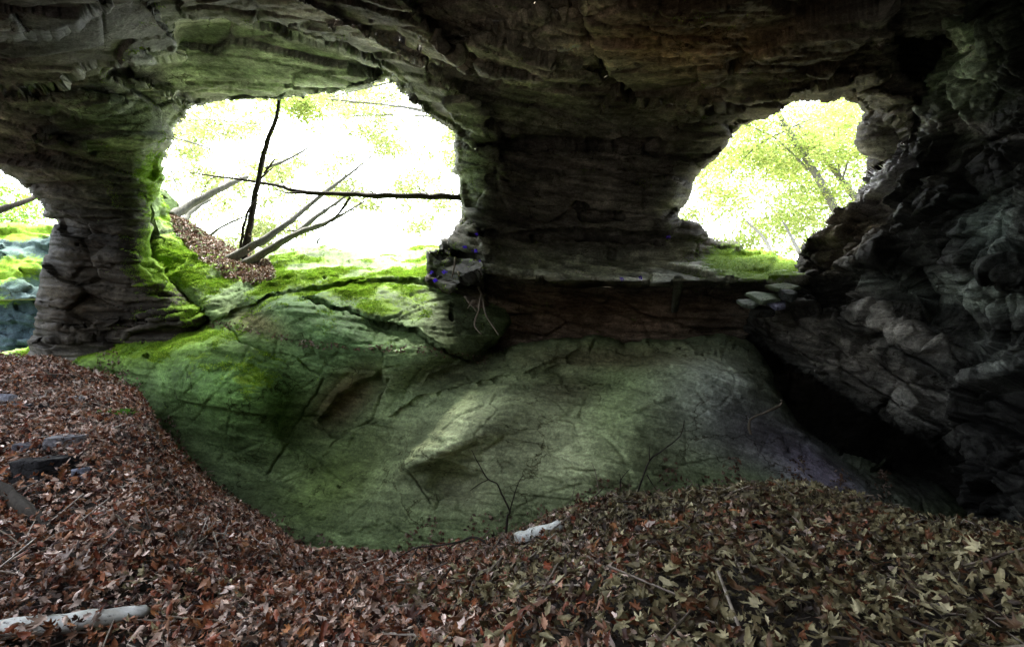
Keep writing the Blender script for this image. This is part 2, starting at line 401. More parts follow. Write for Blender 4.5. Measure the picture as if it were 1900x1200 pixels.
    if len(E) and rim:
        u = np.unique(E); remap = -np.ones(nx*ny, int)
        # direction into the rock mass: away from the outline's open side
        inner = np.zeros((len(u), 2)); gyx = np.gradient(np.where(ok, 1., 0.).reshape(ny, nx))
        from_ = gyx
        k = 7; S = np.where(ok, 1., 0.).reshape(ny, nx)
        cs = np.cumsum(np.cumsum(np.pad(S, k+1, mode='edge'), 0), 1)
        bl = cs[2*k+1:, 2*k+1:]-cs[:-2*k-1, 2*k+1:]-cs[2*k+1:, :-2*k-1]+cs[:-2*k-1, :-2*k-1]
        bl = bl[:ny, :nx]; g = np.gradient(bl); gj = g[0].ravel()[u]; gi = g[1].ravel()[u]; L = np.hypot(gi, gj)+1e-6
        ox, oy = gi/L, gj/L
        prev = u; cur_d = d[u]
        for st in (1, 2, 3):
            q = st/3.
            dd = cur_d+rim*q; qx = px[u]+ox*26*q*st; qy = py[u]+oy*26*q*st
            nv = grid_pos(qx, qy, dd); nv += (fbm(nv*2.2, 3, 5)*.12*st)[:, None]
            base = len(V); V = np.vstack([V, nv]); col = np.vstack([col, col[u]]); ms = np.r_[ms, ms[u]*.6]
            remap_prev = -np.ones(len(V), int); remap_prev[prev] = np.arange(len(u))
            E_i = np.stack([remap_prev[E[:, 0]], remap_prev[E[:, 1]]], -1) if st == 1 else E_i
            qd = np.stack([prev[E_i[:, 1]], prev[E_i[:, 0]], base+E_i[:, 0], base+E_i[:, 1]], -1)
            rimq = np.vstack([rimq, qd]); rimc = np.vstack([rimc, np.c_[px[u][E_i[:, 0]], py[u][E_i[:, 0]]]])
            prev = base+np.arange(len(u))
    Q = np.vstack([Q, rimq]); fpx = np.r_[fpx, rimc[:, 0]]; fpy = np.r_[fpy, rimc[:, 1]]
    return dict(V=V, Q=Q, col=col, moss=ms, fpx=fpx, fpy=fpy, px=px, py=py, n=n2)
def emit(name, S, mask, mat, smooth=False):
    Q = S['Q'][mask]; u, inv = np.unique(Q, return_inverse=True)
    return mesh_np(name, S['V'][u], quads=inv.reshape(-1, 4), mat=mat, col=np.clip(S['col'][u], .004, .9), attrs={'moss': S['moss'][u]}, smooth=smooth)

# outlines traced in photo pixels
HOLE_MAIN = [(330, 235), (345, 207), (385, 190), (440, 184), (500, 187), (560, 181), (590, 172), (640, 170), (680, 165), (696, 152), (726, 150), (742, 172), (785, 195), (812, 228), (838, 244),
             (846, 300), (850, 360), (860, 396), (848, 412), (834, 440), (816, 448), (812, 462), (790, 468), (792, 528), (850, 556), (905, 640), (910, 700), (600, 720), (420, 640), (392, 604), (380, 566), (335, 540),
             (305, 500), (284, 470), (278, 420), (285, 372), (300, 335), (303, 300), (318, 268)]
HOLE_RIGHT = [(1256, 396), (1275, 370), (1290, 330), (1325, 290), (1350, 262), (1375, 232), (1430, 212), (1470, 188), (1530, 186), (1588, 190), (1604, 206), (1590, 236), (1591, 266), (1608, 290), (1602, 330), (1640, 360), (1640, 440), (1560, 500),
              (1492, 492), (1462, 480), (1425, 466), (1385, 455), (1345, 450), (1318, 448), (1296, 420), (1262, 408)]
HOLE_LEFT = [(-500, 250), (-200, 290), (0, 318), (30, 336), (62, 366), (88, 392), (104, 412), (96, 440), (84, 490), (72, 545), (66, 600), (56, 640), (40, 700), (-500, 700)]
# bedded displacement
def beds(B, dip, dipy, sc):
    """coordinates across and along the bedding planes"""
    nrm = np.array((math.sin(dip), math.sin(dipy), 1.0)); nrm /= np.linalg.norm(nrm)
    s = B@nrm; T = B-s[:, None]*nrm
    return np.c_[T[:, 0]+T[:, 2]*.3, T[:, 1], s]
def shell_disp(B, px, py):
    Q = beds(B, .16, -.12, 1); Q[:, 2] += vnoise(B*.35, 3)*.3
    a, ea = facet(Q*np.array((.6, .6, 1.7)), 1, .9)
    e_, ee = facet(Q*np.array((13., 13., 40.))+5, 29, 1.0)
    top = sstep(230, 60, py)
    T = terr(fbm(np.c_[Q[:, 0]*.9, Q[:, 1]*.9, Q[:, 2]*1.5], 5, 8, .5), 5, .10)
    h = a*.34+e_*.006 + T*.05 + fbm(B*14, 3, 12)*.006
    h -= .05*np.exp(-(ea/.03)**2)
    return h*(.85+.1*top)
shell_flow = flow([(100, 50, 0), (100, 180, 3), (100, 250, 3), (250, 60, 14), (300, 170, 6), (450, 110, -30), (400, 160, -28), (560, 150, -12), (650, 110, 16), (500, 20, 24), (700, 90, 25), (800, 100, 24), (800, 200, 33), (850, 250, 28), (900, 50, 15), (1000, 100, 10),
    (1200, 80, 2), (1400, 100, -3), (1300, 150, -3), (1600, 60, -8), (1400, 190, -8), (1000, 300, 5), (1150, 300, 8), (900, 450, 2), (1100, 480, 1), (1300, 490, 2), (1100, 580, 0), (200, 350, 8), (150, 450, -5), (150, 550, -5), (300, 560, -8), (50, 300, 12), (870, 420, -4), (300, 300, 20), (1700, 200, 0), (1450, 560, 2)])
slab_flow = flow([(200, 680, -4), (430, 680, -10), (350, 850, 35), (600, 620, 22), (750, 600, 28), (820, 600, 34), (900, 740, -20), (1000, 720, -12), (950, 880, 24), (1100, 900, 24), (1300, 720, 24), (1400, 850, 28), (1500, 880, 28), (600, 950, 26), (700, 480, -5), (600, 510, -12), (450, 545, -16), (1150, 650, 3), (1350, 640, 8), (750, 800, -30), (300, 760, 20), (500, 800, 28), (1200, 830, 20)])
wall_flow = flow([(1500, 650, 30), (1700, 750, 33), (1700, 620, 26), (1600, 480, -30), (1630, 330, -58), (1560, 430, -50), (1800, 250, 6), (1750, 320, 6), (1850, 100, -25), (1850, 450, 4), (1850, 650, 18), (1800, 850, 40), (1720, 500, -8), (1600, 700, 32), (1480, 600, 22), (1850, 1000, 30)])
shell_ctrl = [(-500, -1200, 2.6), (400, -1200, 2.4), (1200, -1200, 2.2), (2200, -1200, 2.2), (-500, -500, 3.2), (400, -500, 3.0), (1200, -500, 2.9), (2200, -500, 2.8),
    (-300, 0, 5.0), (0, 0, 5.0), (300, 0, 5.2), (600, 0, 5.0), (900, 0, 4.9), (1200, 0, 4.8), (1500, 0, 4.9), (1800, 0, 5.0), (2200, 0, 5),
    (0, 120, 6.2), (0, 230, 7.6), (-300, 230, 7.6), (200, 200, 7.6), (100, 320, 8.6), (230, 330, 8.8), (330, 120, 7.6), (500, 110, 7.4), (650, 120, 7.2), (400, 180, 8.4), (560, 172, 8.5), (700, 150, 8.2),
    (200, 430, 9.3), (150, 550, 9.6), (300, 600, 9.7), (100, 620, 9.8), (0, 620, 9.8), (250, 480, 9.2),
    (780, 120, 6.9), (830, 220, 8.6), (870, 300, 9.4), (880, 400, 9.6), (870, 470, 9.5),
    (1000, 120, 6.5), (1000, 220, 8.4), (1000, 300, 9.5), (1100, 400, 10.0), (1200, 300, 9.3), (1240, 380, 9.5), (1240, 200, 8.0), (1300, 120, 6.3), (1420, 200, 8.0), (1500, 150, 7.2), (1600, 180, 7.4), (1700, 150, 6.8),
    (850, 480, 9.7), (1000, 470, 10.2), (1200, 470, 10.2), (1350, 470, 10.4), (1480, 490, 10.2), (1000, 720, 10.6), (1300, 720, 10.8), (1000, 580, 10.4), (1300, 580, 10.5), (1500, 600, 10.5), (850, 620, 10.2),
    (1500, 800, 12), (1650, 860, 13.5), (1780, 950, 13.5), (1900, 600, 11), (2200, 800, 10), (1000, 1200, 10.5), (300, 1200, 11), (-300, 1200, 11), (-500, 800, 10.5), (1750, 300, 8)]
# the ledge under the middle pillar stands forward of the recess below it
def shell_extra(px, py):
    u = sstep(800, 860, px)*sstep(1560, 1480, px)
    e = np.interp(px, [790, 900, 1000, 1200, 1400, 1500], [560, 505, 520, 522, 520, 520])
    return u*1.7*np.clip((py-e+50)/50, 0, 1)*sstep(e+6, e, py)
# explicit slabs (outline, metres proud, softness px)
shell_plates = [
  ([(-90, -60), (262, -60), (300, 40), (322, 72), (326, 99), (262, 93), (296, 118), (150, 125), (118, 158), (60, 178), (-90, 185)], 1.1, 5),
  ([(-90, -60), (150, -60), (200, 10), (110, 60), (-90, 70)], .5, 8),
  ([(332, 50), (440, 44), (560, 76), (640, 98), (702, 132), (742, 168), (700, 150), (560, 186), (440, 190), (380, 205), (282, 160), (172, 140), (250, 112), (330, 102)], -.7, 12),
  ([(598, 46), (662, 42), (742, 80), (866, 128), (800, 128), (700, 102), (622, 72)], .22, 5),
  ([(440, -60), (600, 30), (720, 70), (880, 130), (700, -60)], .35, 8),
  ([(1066, -60), (1092, 40), (1112, 92), (1128, 140), (1180, 190), (1300, 196), (1480, 180), (1640, 150), (1648, 60), (1640, -60)], .5, 6),
  ([(800, 70), (900, 60), (1000, 90), (1080, 110), (1140, 160), (1060, 170), (960, 150), (880, 140)], .35, 10),
  ([(330, -30), (500, -30), (640, 36), (800, 125), (905, 205), (905, 256), (842, 226), (760, 166), (640, 97), (520, 52), (330, 32)], .35, 4),
  ([(860, 62), (1000, 18), (1078, 28), (1112, 112), (1000, 134), (900, 122)], .28, 4), ([(1180, 192), (1350, 186), (1500, 160), (1640, 120), (1640, 152), (1500, 190), (1350, 216), (1240, 226)], .3, 4),
  ([(880, 262), (1240, 262), (1235, 286), (880, 282)], -.35, 8), ([(870, 430), (1120, 424), (1235, 436), (1235, 452), (1100, 446), (870, 448)], -.3, 6), ([(900, 330), (1040, 322), (1040, 336), (900, 342)], -.25, 5), ([(1060, 380), (1150, 376), (1160, 408), (1080, 410)], -.3, 8),
  ([(1650, 55), (1785, 48), (1730, 170), (1655, 140), (1648, 100)], -.9, 8),
  ([(1598, 170), (1700, 172), (1706, 200), (1690, 262), (1640, 220), (1606, 200)], .5, 5),
  ([(1212, 332), (1262, 330), (1290, 345), (1256, 396), (1222, 372)], .35, 5),
  ([(786, 456), (800, 462), (850, 470), (900, 480), (905, 540), (880, 600), (840, 556), (786, 532)], .6, 5),
  ([(836, 400), (890, 420), (905, 470), (790, 470)], .5, 5),
  ([(990, 482), (1040, 505), (1062, 520), (1010, 532), (985, 520)], .5, 5),
  ([(60, 606), (200, 600), (320, 584), (372, 566), (396, 556), (396, 596), (330, 604), (250, 618), (60, 634)], .22, 4),
  ([(170, 590), (300, 574), (380, 560), (380, 570), (300, 590), (170, 604)], .15, 4),
  ([(0, 178), (170, 170), (260, 190), (190, 215), (0, 205)], .25, 5),
  ([(60, 250), (150, 262), (190, 300), (100, 290)], .3, 5),
]
def plates_extra(ctrl_disp):
    def f(B, px, py):
        return ctrl_disp(B, px, py)*(1-.45*np.exp(-((py-500)/40)**2)*(px > 900)*(px < 1500))
    return f
BASE_SHELL = (.15, .14, .12)
shell_blobs = [(1640, 850, 420, 230, 15, (.05, .05, .05), 1.0),  # shade of the right recess put into the colour
  (500, 130, 230, 70, 12, (.58, .66, .58), .95), (200, 210, 220, 60, 5, (.14, .18, .13), .7), (220, 320, 90, 90, 20, (.12, .17, .09), .6), (300, 70, 60, 40, 0, (.2, .2, .2), .4),  # first entry paints bounced light onto the ceiling patch
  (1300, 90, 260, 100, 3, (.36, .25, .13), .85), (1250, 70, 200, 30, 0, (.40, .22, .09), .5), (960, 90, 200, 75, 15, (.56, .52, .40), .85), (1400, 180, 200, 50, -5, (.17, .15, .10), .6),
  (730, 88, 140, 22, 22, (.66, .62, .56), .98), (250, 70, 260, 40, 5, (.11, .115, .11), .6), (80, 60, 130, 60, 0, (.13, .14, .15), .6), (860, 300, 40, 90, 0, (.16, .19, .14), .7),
  (1000, 350, 260, 140, 0, (.20, .18, .15), .7), (880, 330, 40, 110, 0, (.15, .19, .12), .7), (150, 460, 190, 120, 0, (.018, .016, .012), 1), (1100, 585, 300, 70, 0, (.20, .13, .08), .85), (140, 580, 230, 90, 0, (.022, .018, .012), 1), (1250, 365, 40, 40, 0, (.3, .3, .24), .8), (1020, 508, 40, 26, 0, (.28, .25, .14), .8),  # the near-black entries paint shade onto the left pillar
  (1180, 499, 340, 26, 3, (.68, .72, .58), .97), (1280, 240, 90, 60, 0, (.15, .135, .09), .5), (835, 495, 95, 80, 0, (.022, .024, .018), 1), (1750, 110, 80, 60, 30, (.16, .19, .14), .7), (1500, 100, 120, 60, 0, (.16, .13, .09), .5)]  # light painted on the ledge top, shade on the pillar foot block
def shell_moss(px, py, V, n):
    up = np.clip(n[:, 2], 0, 1)
    m = bumps(px, py, [(300, 340, 45, 90, 0, 1.2), (230, 300, 60, 60, 0, .4), (310, 470, 65, 90, 30, 1.4), (1400, 490, 110, 40, 10, 1.25), (360, 580, 60, 22, -8, .9), (830, 470, 50, 50, 0, .35), (60, 210, 150, 20, 0, .25)])
    return m*(.55+.45*up)
xs = axis([(-500, -60, 14), (-60, 1960, 2.3), (1960, 2300, 14)]); ys = axis([(-1200, -300, 30), (-300, -30, 9), (-30, 690, 2.3), (690, 1000, 4.6), (1000, 1240, 14)])
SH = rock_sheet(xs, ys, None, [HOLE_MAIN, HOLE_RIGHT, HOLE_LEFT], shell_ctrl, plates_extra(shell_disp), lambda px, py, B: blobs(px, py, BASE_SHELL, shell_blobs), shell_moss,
                plates=shell_plates, lip=62, lipdepth=1.0, lim=(1.4, 14), edge_amp=4, extra=shell_extra, fl=shell_flow, fseed=500, fk=.8, calm=[(480, 115, 220, 60, 10, .5), (730, 88, 150, 26, 22, .9), (150, 70, 220, 90, 5, .95), (1650, 850, 300, 130, 0, 1.2), (1300, 900, 900, 170, 0, 1.2), (1780, 110, 80, 50, -40, .6)],
                grooves=[([(1048, -20), (1080, 40), (1104, 100), (1130, 145), (1170, 180)], 9, .5), ([(1730, 200), (1745, 150), (1790, 60), (1840, -20)], 8, .4), ([(330, 40), (480, 50), (600, 85), (700, 120), (760, 175)], 7, .25)])
fx, fy = SH['fpx'], SH['fpy']
pil_l = (fy > 265) & (fx < 420); pil_m = (fy > 232) & (fx > 700) & (fx < 1420) & (fy < 474+(fx > 900)*0); pil_m &= ~((fy > 440) & (fx > 1300))
ledge = (fy >= 440) & (fx > 700) & ~pil_m & ~pil_l
ceil = ~(pil_l | pil_m | ledge)
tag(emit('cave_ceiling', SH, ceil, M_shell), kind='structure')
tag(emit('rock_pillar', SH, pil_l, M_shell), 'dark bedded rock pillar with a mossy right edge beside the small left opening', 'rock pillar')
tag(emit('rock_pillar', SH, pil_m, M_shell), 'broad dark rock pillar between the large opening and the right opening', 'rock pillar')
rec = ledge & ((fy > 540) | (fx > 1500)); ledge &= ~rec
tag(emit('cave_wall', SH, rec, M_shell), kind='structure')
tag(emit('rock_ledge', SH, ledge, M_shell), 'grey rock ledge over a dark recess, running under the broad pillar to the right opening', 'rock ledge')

# ---- green slab: the smooth algae covered rock below the openings
SLAB = [(-600, 640), (-100, 654), (0, 651), (100, 640), (200, 629), (300, 622), (372, 609), (388, 600), (330, 560), (262, 480), (256, 330), (292, 345), (304, 372), (320, 398), (345, 412), (400, 443), (446, 462), (480, 470), (520, 458), (570, 455), (615, 458),
        (655, 464), (690, 473), (730, 468), (762, 458), (795, 455), (840, 455), (920, 500), (950, 600), (905, 655), (950, 642), (1010, 630), (1100, 626), (1160, 634), (1250, 628), (1330, 620), (1385, 628), (1418, 660), (1442, 720), (1474, 778), (1540, 826), (1640, 868), (1750, 902), (1812, 950), (1830, 1010), (1830, 1300), (-600, 1300)]
slab_ctrl = [(-500, 660, 11), (-100, 665, 10.6), (100, 655, 10), (250, 640, 9.6), (380, 615, 9.3), (0, 800, 9.2), (200, 800, 8.7), (400, 800, 8.1), (420, 700, 8.6), (600, 1000, 7.0), (400, 1000, 7.6), (600, 850, 7.9), (600, 720, 8.4),
    (420, 590, 9.5), (500, 560, 9.3), (430, 545, 10.2), (350, 500, 10.7), (290, 420, 11), (300, 350, 11.5), (400, 450, 12), (450, 500, 11.2), (560, 500, 11), (600, 460, 12.6), (520, 462, 12.6), (750, 470, 12.2), (690, 500, 11), (800, 520, 10.5), (700, 560, 9.5), (600, 560, 9.4),
    (850, 600, 9.3), (800, 700, 8.4), (880, 720, 8.3), (930, 660, 8.8), (1000, 650, 8.7), (1150, 650, 8.6), (1300, 650, 8.3), (1400, 670, 8.2), (1000, 760, 7.5), (1200, 760, 7.2), (1350, 760, 7.0), (1440, 800, 7.4), (1000, 900, 6.8), (1250, 880, 6.6), (1500, 880, 6.6), (1620, 930, 6.5), (1700, 900, 6.9), (1800, 960, 6.6),
    (850, 1000, 6.7), (800, 1280, 7), (300, 1280, 8), (1300, 1280, 6.4), (1700, 1280, 6), (-400, 1280, 9), (760, 800, 8.0), (700, 950, 7.2)]
slab_bumps = [(430, 720, 150, 62, 15, .75), (250, 660, 180, 22, -4, .25), (650, 760, 80, 50, -40, -.55), (640, 630, 140, 45, 25, .55), (800, 640, 60, 60, 0, .35), (760, 760, 60, 30, -30, -.2), (900, 770, 120, 50, -25, .6), (1180, 740, 70, 110, 0, .4),
    (850, 905, 60, 42, 15, -.3), (565, 770, 65, 120, -15, -.5), (650, 840, 90, 36, -25, -.6), (840, 692, 100, 24, -22, -.6), (800, 840, 90, 28, -20, .5), (930, 900, 60, 60, 0, .1), (1330, 700, 110, 60, 10, .6), (1120, 700, 70, 25, 0, -.3), (1040, 690, 30, 14, 0, -.3), (600, 920, 120, 50, -20, .3), (1100, 860, 120, 60, 20, .25),
    (700, 870, 70, 30, -50, -.35), (500, 890, 140, 40, 25, -.6), (560, 800, 60, 30, 60, -.3), (680, 505, 110, 26, 0, .25), (1380, 860, 90, 40, 20, .2), (1000, 830, 240, 16, 22, .12)]
slab_plates = [([(398, 600), (440, 574), (500, 550), (560, 537), (640, 525), (800, 519), (830, 500), (800, 440), (380, 440), (300, 520)], .2, 4),
  ([(558, 552), (640, 572), (700, 598), (770, 611), (830, 650), (884, 664), (960, 600), (900, 520), (760, 530), (600, 538)], .22, 4),
  ([(590, 785), (630, 725), (668, 705), (705, 694), (713, 708), (690, 760), (650, 806), (610, 812)], -.32, 5),
  ([(776, 905), (796, 872), (850, 855), (900, 868), (908, 900), (862, 952), (800, 962)], -.2, 40),
  ([(690, 800), (760, 745), (860, 715), (980, 690), (1100, 640), (1010, 625), (900, 640), (800, 690)], .12, 4),
  ([(1450, 800), (1500, 812), (1508, 860), (1440, 850)], -.12, 4)]
def slab_disp(B, px, py):
    Q = beds(B, -.45, .5, 1); Q[:, 2] += vnoise(B*.3, 33)*.35
    a, ea = facet(Q*np.array((.8, .8, 2.0)), 41, .8)
    b, eb = facet(Q*np.array((1.6, 1.6, 7.0))+3, 49, .5)
    th = math.radians(28); gu = (px*math.cos(th)+py*math.sin(th))/950; gv = (-px*math.sin(th)+py*math.cos(th))/950
    gr = fbm(np.c_[gu*14, gv*75, gu*0], 5, 60, .6)
    up = sstep(600, 480, py)
    T = terr(fbm(np.c_[B[:, 0]*.8, B[:, 1]*.8, B[:, 2]*1.1], 6, 62, .5), 4, .07)
    T2 = terr(fbm(np.c_[B[:, 0]*1.7, B[:, 1]*1.7, B[:, 2]*2.4]+9, 6, 64, .52), 4, .08)
    crk = np.abs(fbm(B*1.1+20, 6, 68, .55)); crk2 = np.abs(fbm(B*2.3+30, 5, 69, .55))
    gate = sstep(-.1, .4, fbm(B*.9+40, 3, 70))
    h = a*.03+T*.045+T2*.010+gr*.004+fbm(B*.8, 2, 51)*.10+fbm(B*9, 4, 53)*.009
    h -= .025*np.exp(-(crk/.005)**2)*gate+.008*np.exp(-(crk2/.006)**2)*(1-gate)
    h += up*(fbm(B*3.5, 3, 77)*.05)
    h -= .03*np.exp(-(ea/.03)**2)
    return h
G_A = (.18, .25, .115); G_B = (.10, .17, .095)
slab_blobs = [(430, 720, 230, 110, 15, (.10, .21, .05), .85), (200, 650, 260, 36, -5, (.13, .24, .02), .9), (620, 620, 200, 80, 25, (.12, .23, .09), .8), (640, 740, 75, 40, -40, (.20, .14, .08), .85), (850, 900, 60, 45, 15, (.15, .13, .09), .8),
    (640, 880, 110, 50, -30, (.14, .23, .04), .8), (1020, 810, 330, 130, -8, (.43, .48, .29), .92), (1150, 740, 90, 110, 0, (.22, .32, .13), .6), (1350, 740, 130, 110, 0, (.33, .37, .33), .85), (1510, 870, 140, 50, 35, (.50, .46, .64), .95), (1700, 900, 110, 60, 20, (.10, .10, .10), .9), (1130, 660, 180, 26, 0, (.14, .10, .065), .7),  # central bulge painted as lit, far right end painted as shaded
    (1400, 820, 90, 50, 10, (.17, .155, .19), .6), (480, 600, 60, 24, 20, (.14, .10, .05), .7), (840, 590, 70, 60, 0, (.10, .12, .07), .8), (820, 690, 120, 30, -10, (.10, .09, .06), .6), (1050, 720, 60, 30, 0, (.14, .12, .08), .6), (350, 950, 150, 100, 30, (.09, .11, .09), .5)]
def slab_moss(px, py, V, n):
    up = np.clip(n[:, 2], 0, 1)
    m = bumps(px, py, [(600, 500, 320, 45, 0, 1.0), (320, 430, 60, 120, 0, 1.2), (180, 650, 260, 32, -5, 1.05), (430, 690, 170, 60, 10, .75), (620, 545, 220, 45, 10, .75), (820, 470, 90, 40, 0, .7), (600, 640, 200, 60, 20, .3), (640, 870, 90, 40, -30, .28)])
    m -= bumps(px, py, [(700, 480, 90, 16, 0, .5)])
    m = m*np.clip(.8+.75*fbm(V*np.array((1.3, 1.3, 2.2)), 4, 303), .1, 1.25)
    return m*(.35+.65*up)
xs = axis([(-600, -30, 12), (-30, 1835, 2.3)]); ys = axis([(320, 1060, 2.3), (1060, 1301, 14)])
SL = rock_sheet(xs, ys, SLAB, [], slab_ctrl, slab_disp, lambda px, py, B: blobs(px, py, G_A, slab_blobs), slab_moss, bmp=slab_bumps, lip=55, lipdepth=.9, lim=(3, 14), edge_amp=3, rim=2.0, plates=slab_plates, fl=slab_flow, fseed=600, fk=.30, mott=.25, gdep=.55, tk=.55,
    grooves=[([(560, 555), (640, 575), (700, 600), (770, 612), (830, 655), (880, 672), (940, 650)], 9, .4), ([(690, 790), (780, 740), (860, 712), (940, 700)], 4, .1), ([(700, 600), (790, 560), (850, 548)], 4, .1),
             ([(735, 850), (770, 890), (800, 930)], 5, .2), ([(440, 570), (500, 548), (600, 520), (680, 520), (790, 518)], 5, .16), ([(420, 600), (450, 640), (540, 660), (600, 700), (560, 780), (500, 880)], 7, .16), ([(720, 700), (690, 780), (640, 800), (600, 850)], 6, .18),
             ([(880, 860), (930, 850), (1000, 880), (1100, 920)], 4, .09), ([(1050, 870), (1130, 880), (1200, 930)], 4, .08), ([(630, 990), (720, 970), (770, 1000), (850, 1010)], 4, .1), ([(1400, 640), (1430, 690), (1442, 740)], 5, .15), ([(1150, 650), (1220, 660), (1320, 655), (1390, 640)], 5, .15),
             ([(960, 700), (1040, 680), (1090, 650), (1110, 625)], 5, .16), ([(1040, 690), (1060, 720), (1120, 705)], 5, .14), ([(480, 895), (530, 900), (600, 870)], 5, .12), ([(700, 960), (690, 985), (640, 990)], 3, .07)])
fx, fy = SL['fpx'], SL['fpy']
tag(emit('rock_floor', SL, np.ones(len(fx), bool), M_slab), kind='structure')

# ---- right hand wall, dark, beds dipping to the right
RWALL = [(1800, -80), (1770, 50), (1728, 165), (1706, 205), (1694, 262), (1664, 262), (1640, 300), (1600, 338), (1572, 380), (1545, 402), (1518, 428), (1490, 455), (1476, 500), (1482, 538), (1448, 560), (1404, 572), (1384, 600), (1398, 640), (1452, 672), (1520, 712), (1600, 762), (1680, 800), (1762, 848), (1792, 872),
         (1786, 930), (1796, 1000), (1800, 1320), (3400, 1320), (3400, -1300), (1900, -1300)]
wall_ctrl = [(1500, 460, 9.3), (1480, 540, 9.0), (1400, 600, 9.0), (1600, 390, 8.4), (1680, 280, 7.4), (1720, 200, 6.6), (1780, 40, 5.3), (1850, -100, 4.4), (1650, 500, 7.3), (1750, 400, 6.2), (1800, 600, 5.6), (1550, 640, 7.6), (1600, 750, 6.8), (1780, 850, 5.4), (1700, 700, 6.2), (1900, 400, 5.0), (1900, 150, 5.0), (1900, 700, 4.8), (1900, 950, 4.6), (1800, 1100, 4.9),
             (2400, 600, 3.1), (2400, 0, 3.1), (3000, 600, 2.2), (3000, -500, 2.1), (2300, -600, 2.8), (2000, -1200, 2.2), (3300, -1200, 1.8), (2400, 1300, 3.0), (3300, 1300, 2.0), (1850, 1300, 4.6)]
wall_bumps = [(1700, 540, 60, 40, 30, -.7), (1620, 470, 70, 40, -40, .4), (1800, 620, 90, 50, 20, -.7), (1650, 600, 120, 26, 25, .35), (1850, 500, 80, 30, 10, .4), (1560, 560, 40, 26, 0, -.4), (1700, 420, 60, 60, 0, .2)]
def wall_disp(B, px, py):
    Q = beds(B, .62, .1, 1); Q[:, 2] += vnoise(B*.4, 83)*.25
    a, ea = facet(Q*np.array((.9, .9, 1.8)), 91, 1.3)
    b, eb = facet(Q*np.array((2.6, 2.6, 4.6))+3, 99, 1.5)
    c, ec = facet(Q*np.array((7., 7., 12.))+9, 109, 1.4)
    d_, ed = facet(Q*np.array((18., 18., 45.))+5, 129, 1.1)
    h = a*.50+b*.18+c*.035+d_*.008
    h -= .1*np.exp(-(ea/.05)**2)+.04*np.exp(-(eb/.06)**2)
    return h
wall_blobs = [(1640, 320, 34, 95, 30, (.60, .60, .62), .95), (1570, 430, 70, 45, -45, (.34, .29, .22), .85), (1810, 110, 120, 70, -50, (.26, .32, .22), .85), (1560, 655, 190, 45, 30, (.16, .15, .13), .8), (1790, 545, 160, 26, 8, (.26, .30, .26), .75), (1700, 760, 120, 20, 34, (.12, .12, .11), .7), (1840, 860, 140, 170, 0, (.015, .015, .015), .9), (1840, 420, 60, 60, 0, (.16, .2, .18), .7), (1800, 240, 90, 14, 8, (.3, .29, .27), .8), (1660, 600, 120, 26, 28, (.2, .19, .17), .6), (1850, 660, 60, 40, 20, (.2, .22, .2), .6), (1600, 260, 60, 60, 0, (.14, .12, .2), .7)]  # pale lit strip below the right opening and shaded lower face are painted
xs = axis([(1370, 1960, 2.3), (1960, 3401, 22)]); ys = axis([(-1290, -30, 30), (-30, 1240, 2.3), (1240, 1310, 20)])
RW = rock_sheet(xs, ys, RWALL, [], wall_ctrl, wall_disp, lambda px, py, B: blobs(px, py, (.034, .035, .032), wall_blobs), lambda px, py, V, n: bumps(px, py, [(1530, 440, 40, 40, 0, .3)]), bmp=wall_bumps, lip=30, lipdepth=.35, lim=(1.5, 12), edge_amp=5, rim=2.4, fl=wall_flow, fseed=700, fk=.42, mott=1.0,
    grooves=[([(1400, 610), (1500, 650), (1620, 720), (1750, 800)], 5, .25), ([(1480, 540), (1600, 600), (1760, 700)], 5, .3)])
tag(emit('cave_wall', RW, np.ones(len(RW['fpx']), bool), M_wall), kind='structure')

# ---- rock outside the small left opening
OUT = [(-700, 400), (-100, 408), (0, 412), (60, 418), (110, 424), (180, 440), (180, 720), (-700, 720)]
OS = rock_sheet(axis([(-700, -20, 12), (-20, 185, 2.6)]), axis([(390, 722, 2.6)]), OUT, [], [(-600, 420, 16), (0, 420, 15.5), (150, 430, 15.5), (0, 500, 14.2), (100, 600, 13.4), (-600, 700, 13.5), (150, 700, 13), (0, 640, 13.2)],
    lambda B, px, py: facet(beds(B, .2, .3, 1)*np.array((.8, .8, 3.)), 141, 1.)[0]*.35+fbm(B*2, 4, 9)*.12, lambda px, py, B: blobs(px, py, (.06, .095, .09), [(0, 620, 160, 80, 0, (.025, .042, .055), .9), (20, 500, 80, 30, 0, (.06, .12, .04), .6)]),
    lambda px, py, V, n: bumps(px, py, [(0, 425, 160, 20, 0, 1.0), (20, 500, 90, 32, -10, .9), (0, 560, 60, 20, 0, .5)]), lip=20, lipdepth=.5, lim=(10, 18), rim=2, edge_amp=4)
tag(emit('rock_outcrop', OS, np.ones(len(OS['fpx']), bool), M_slab), 'pale blue grey rock outcrop with moss streaks outside the small left opening', 'rock outcrop')

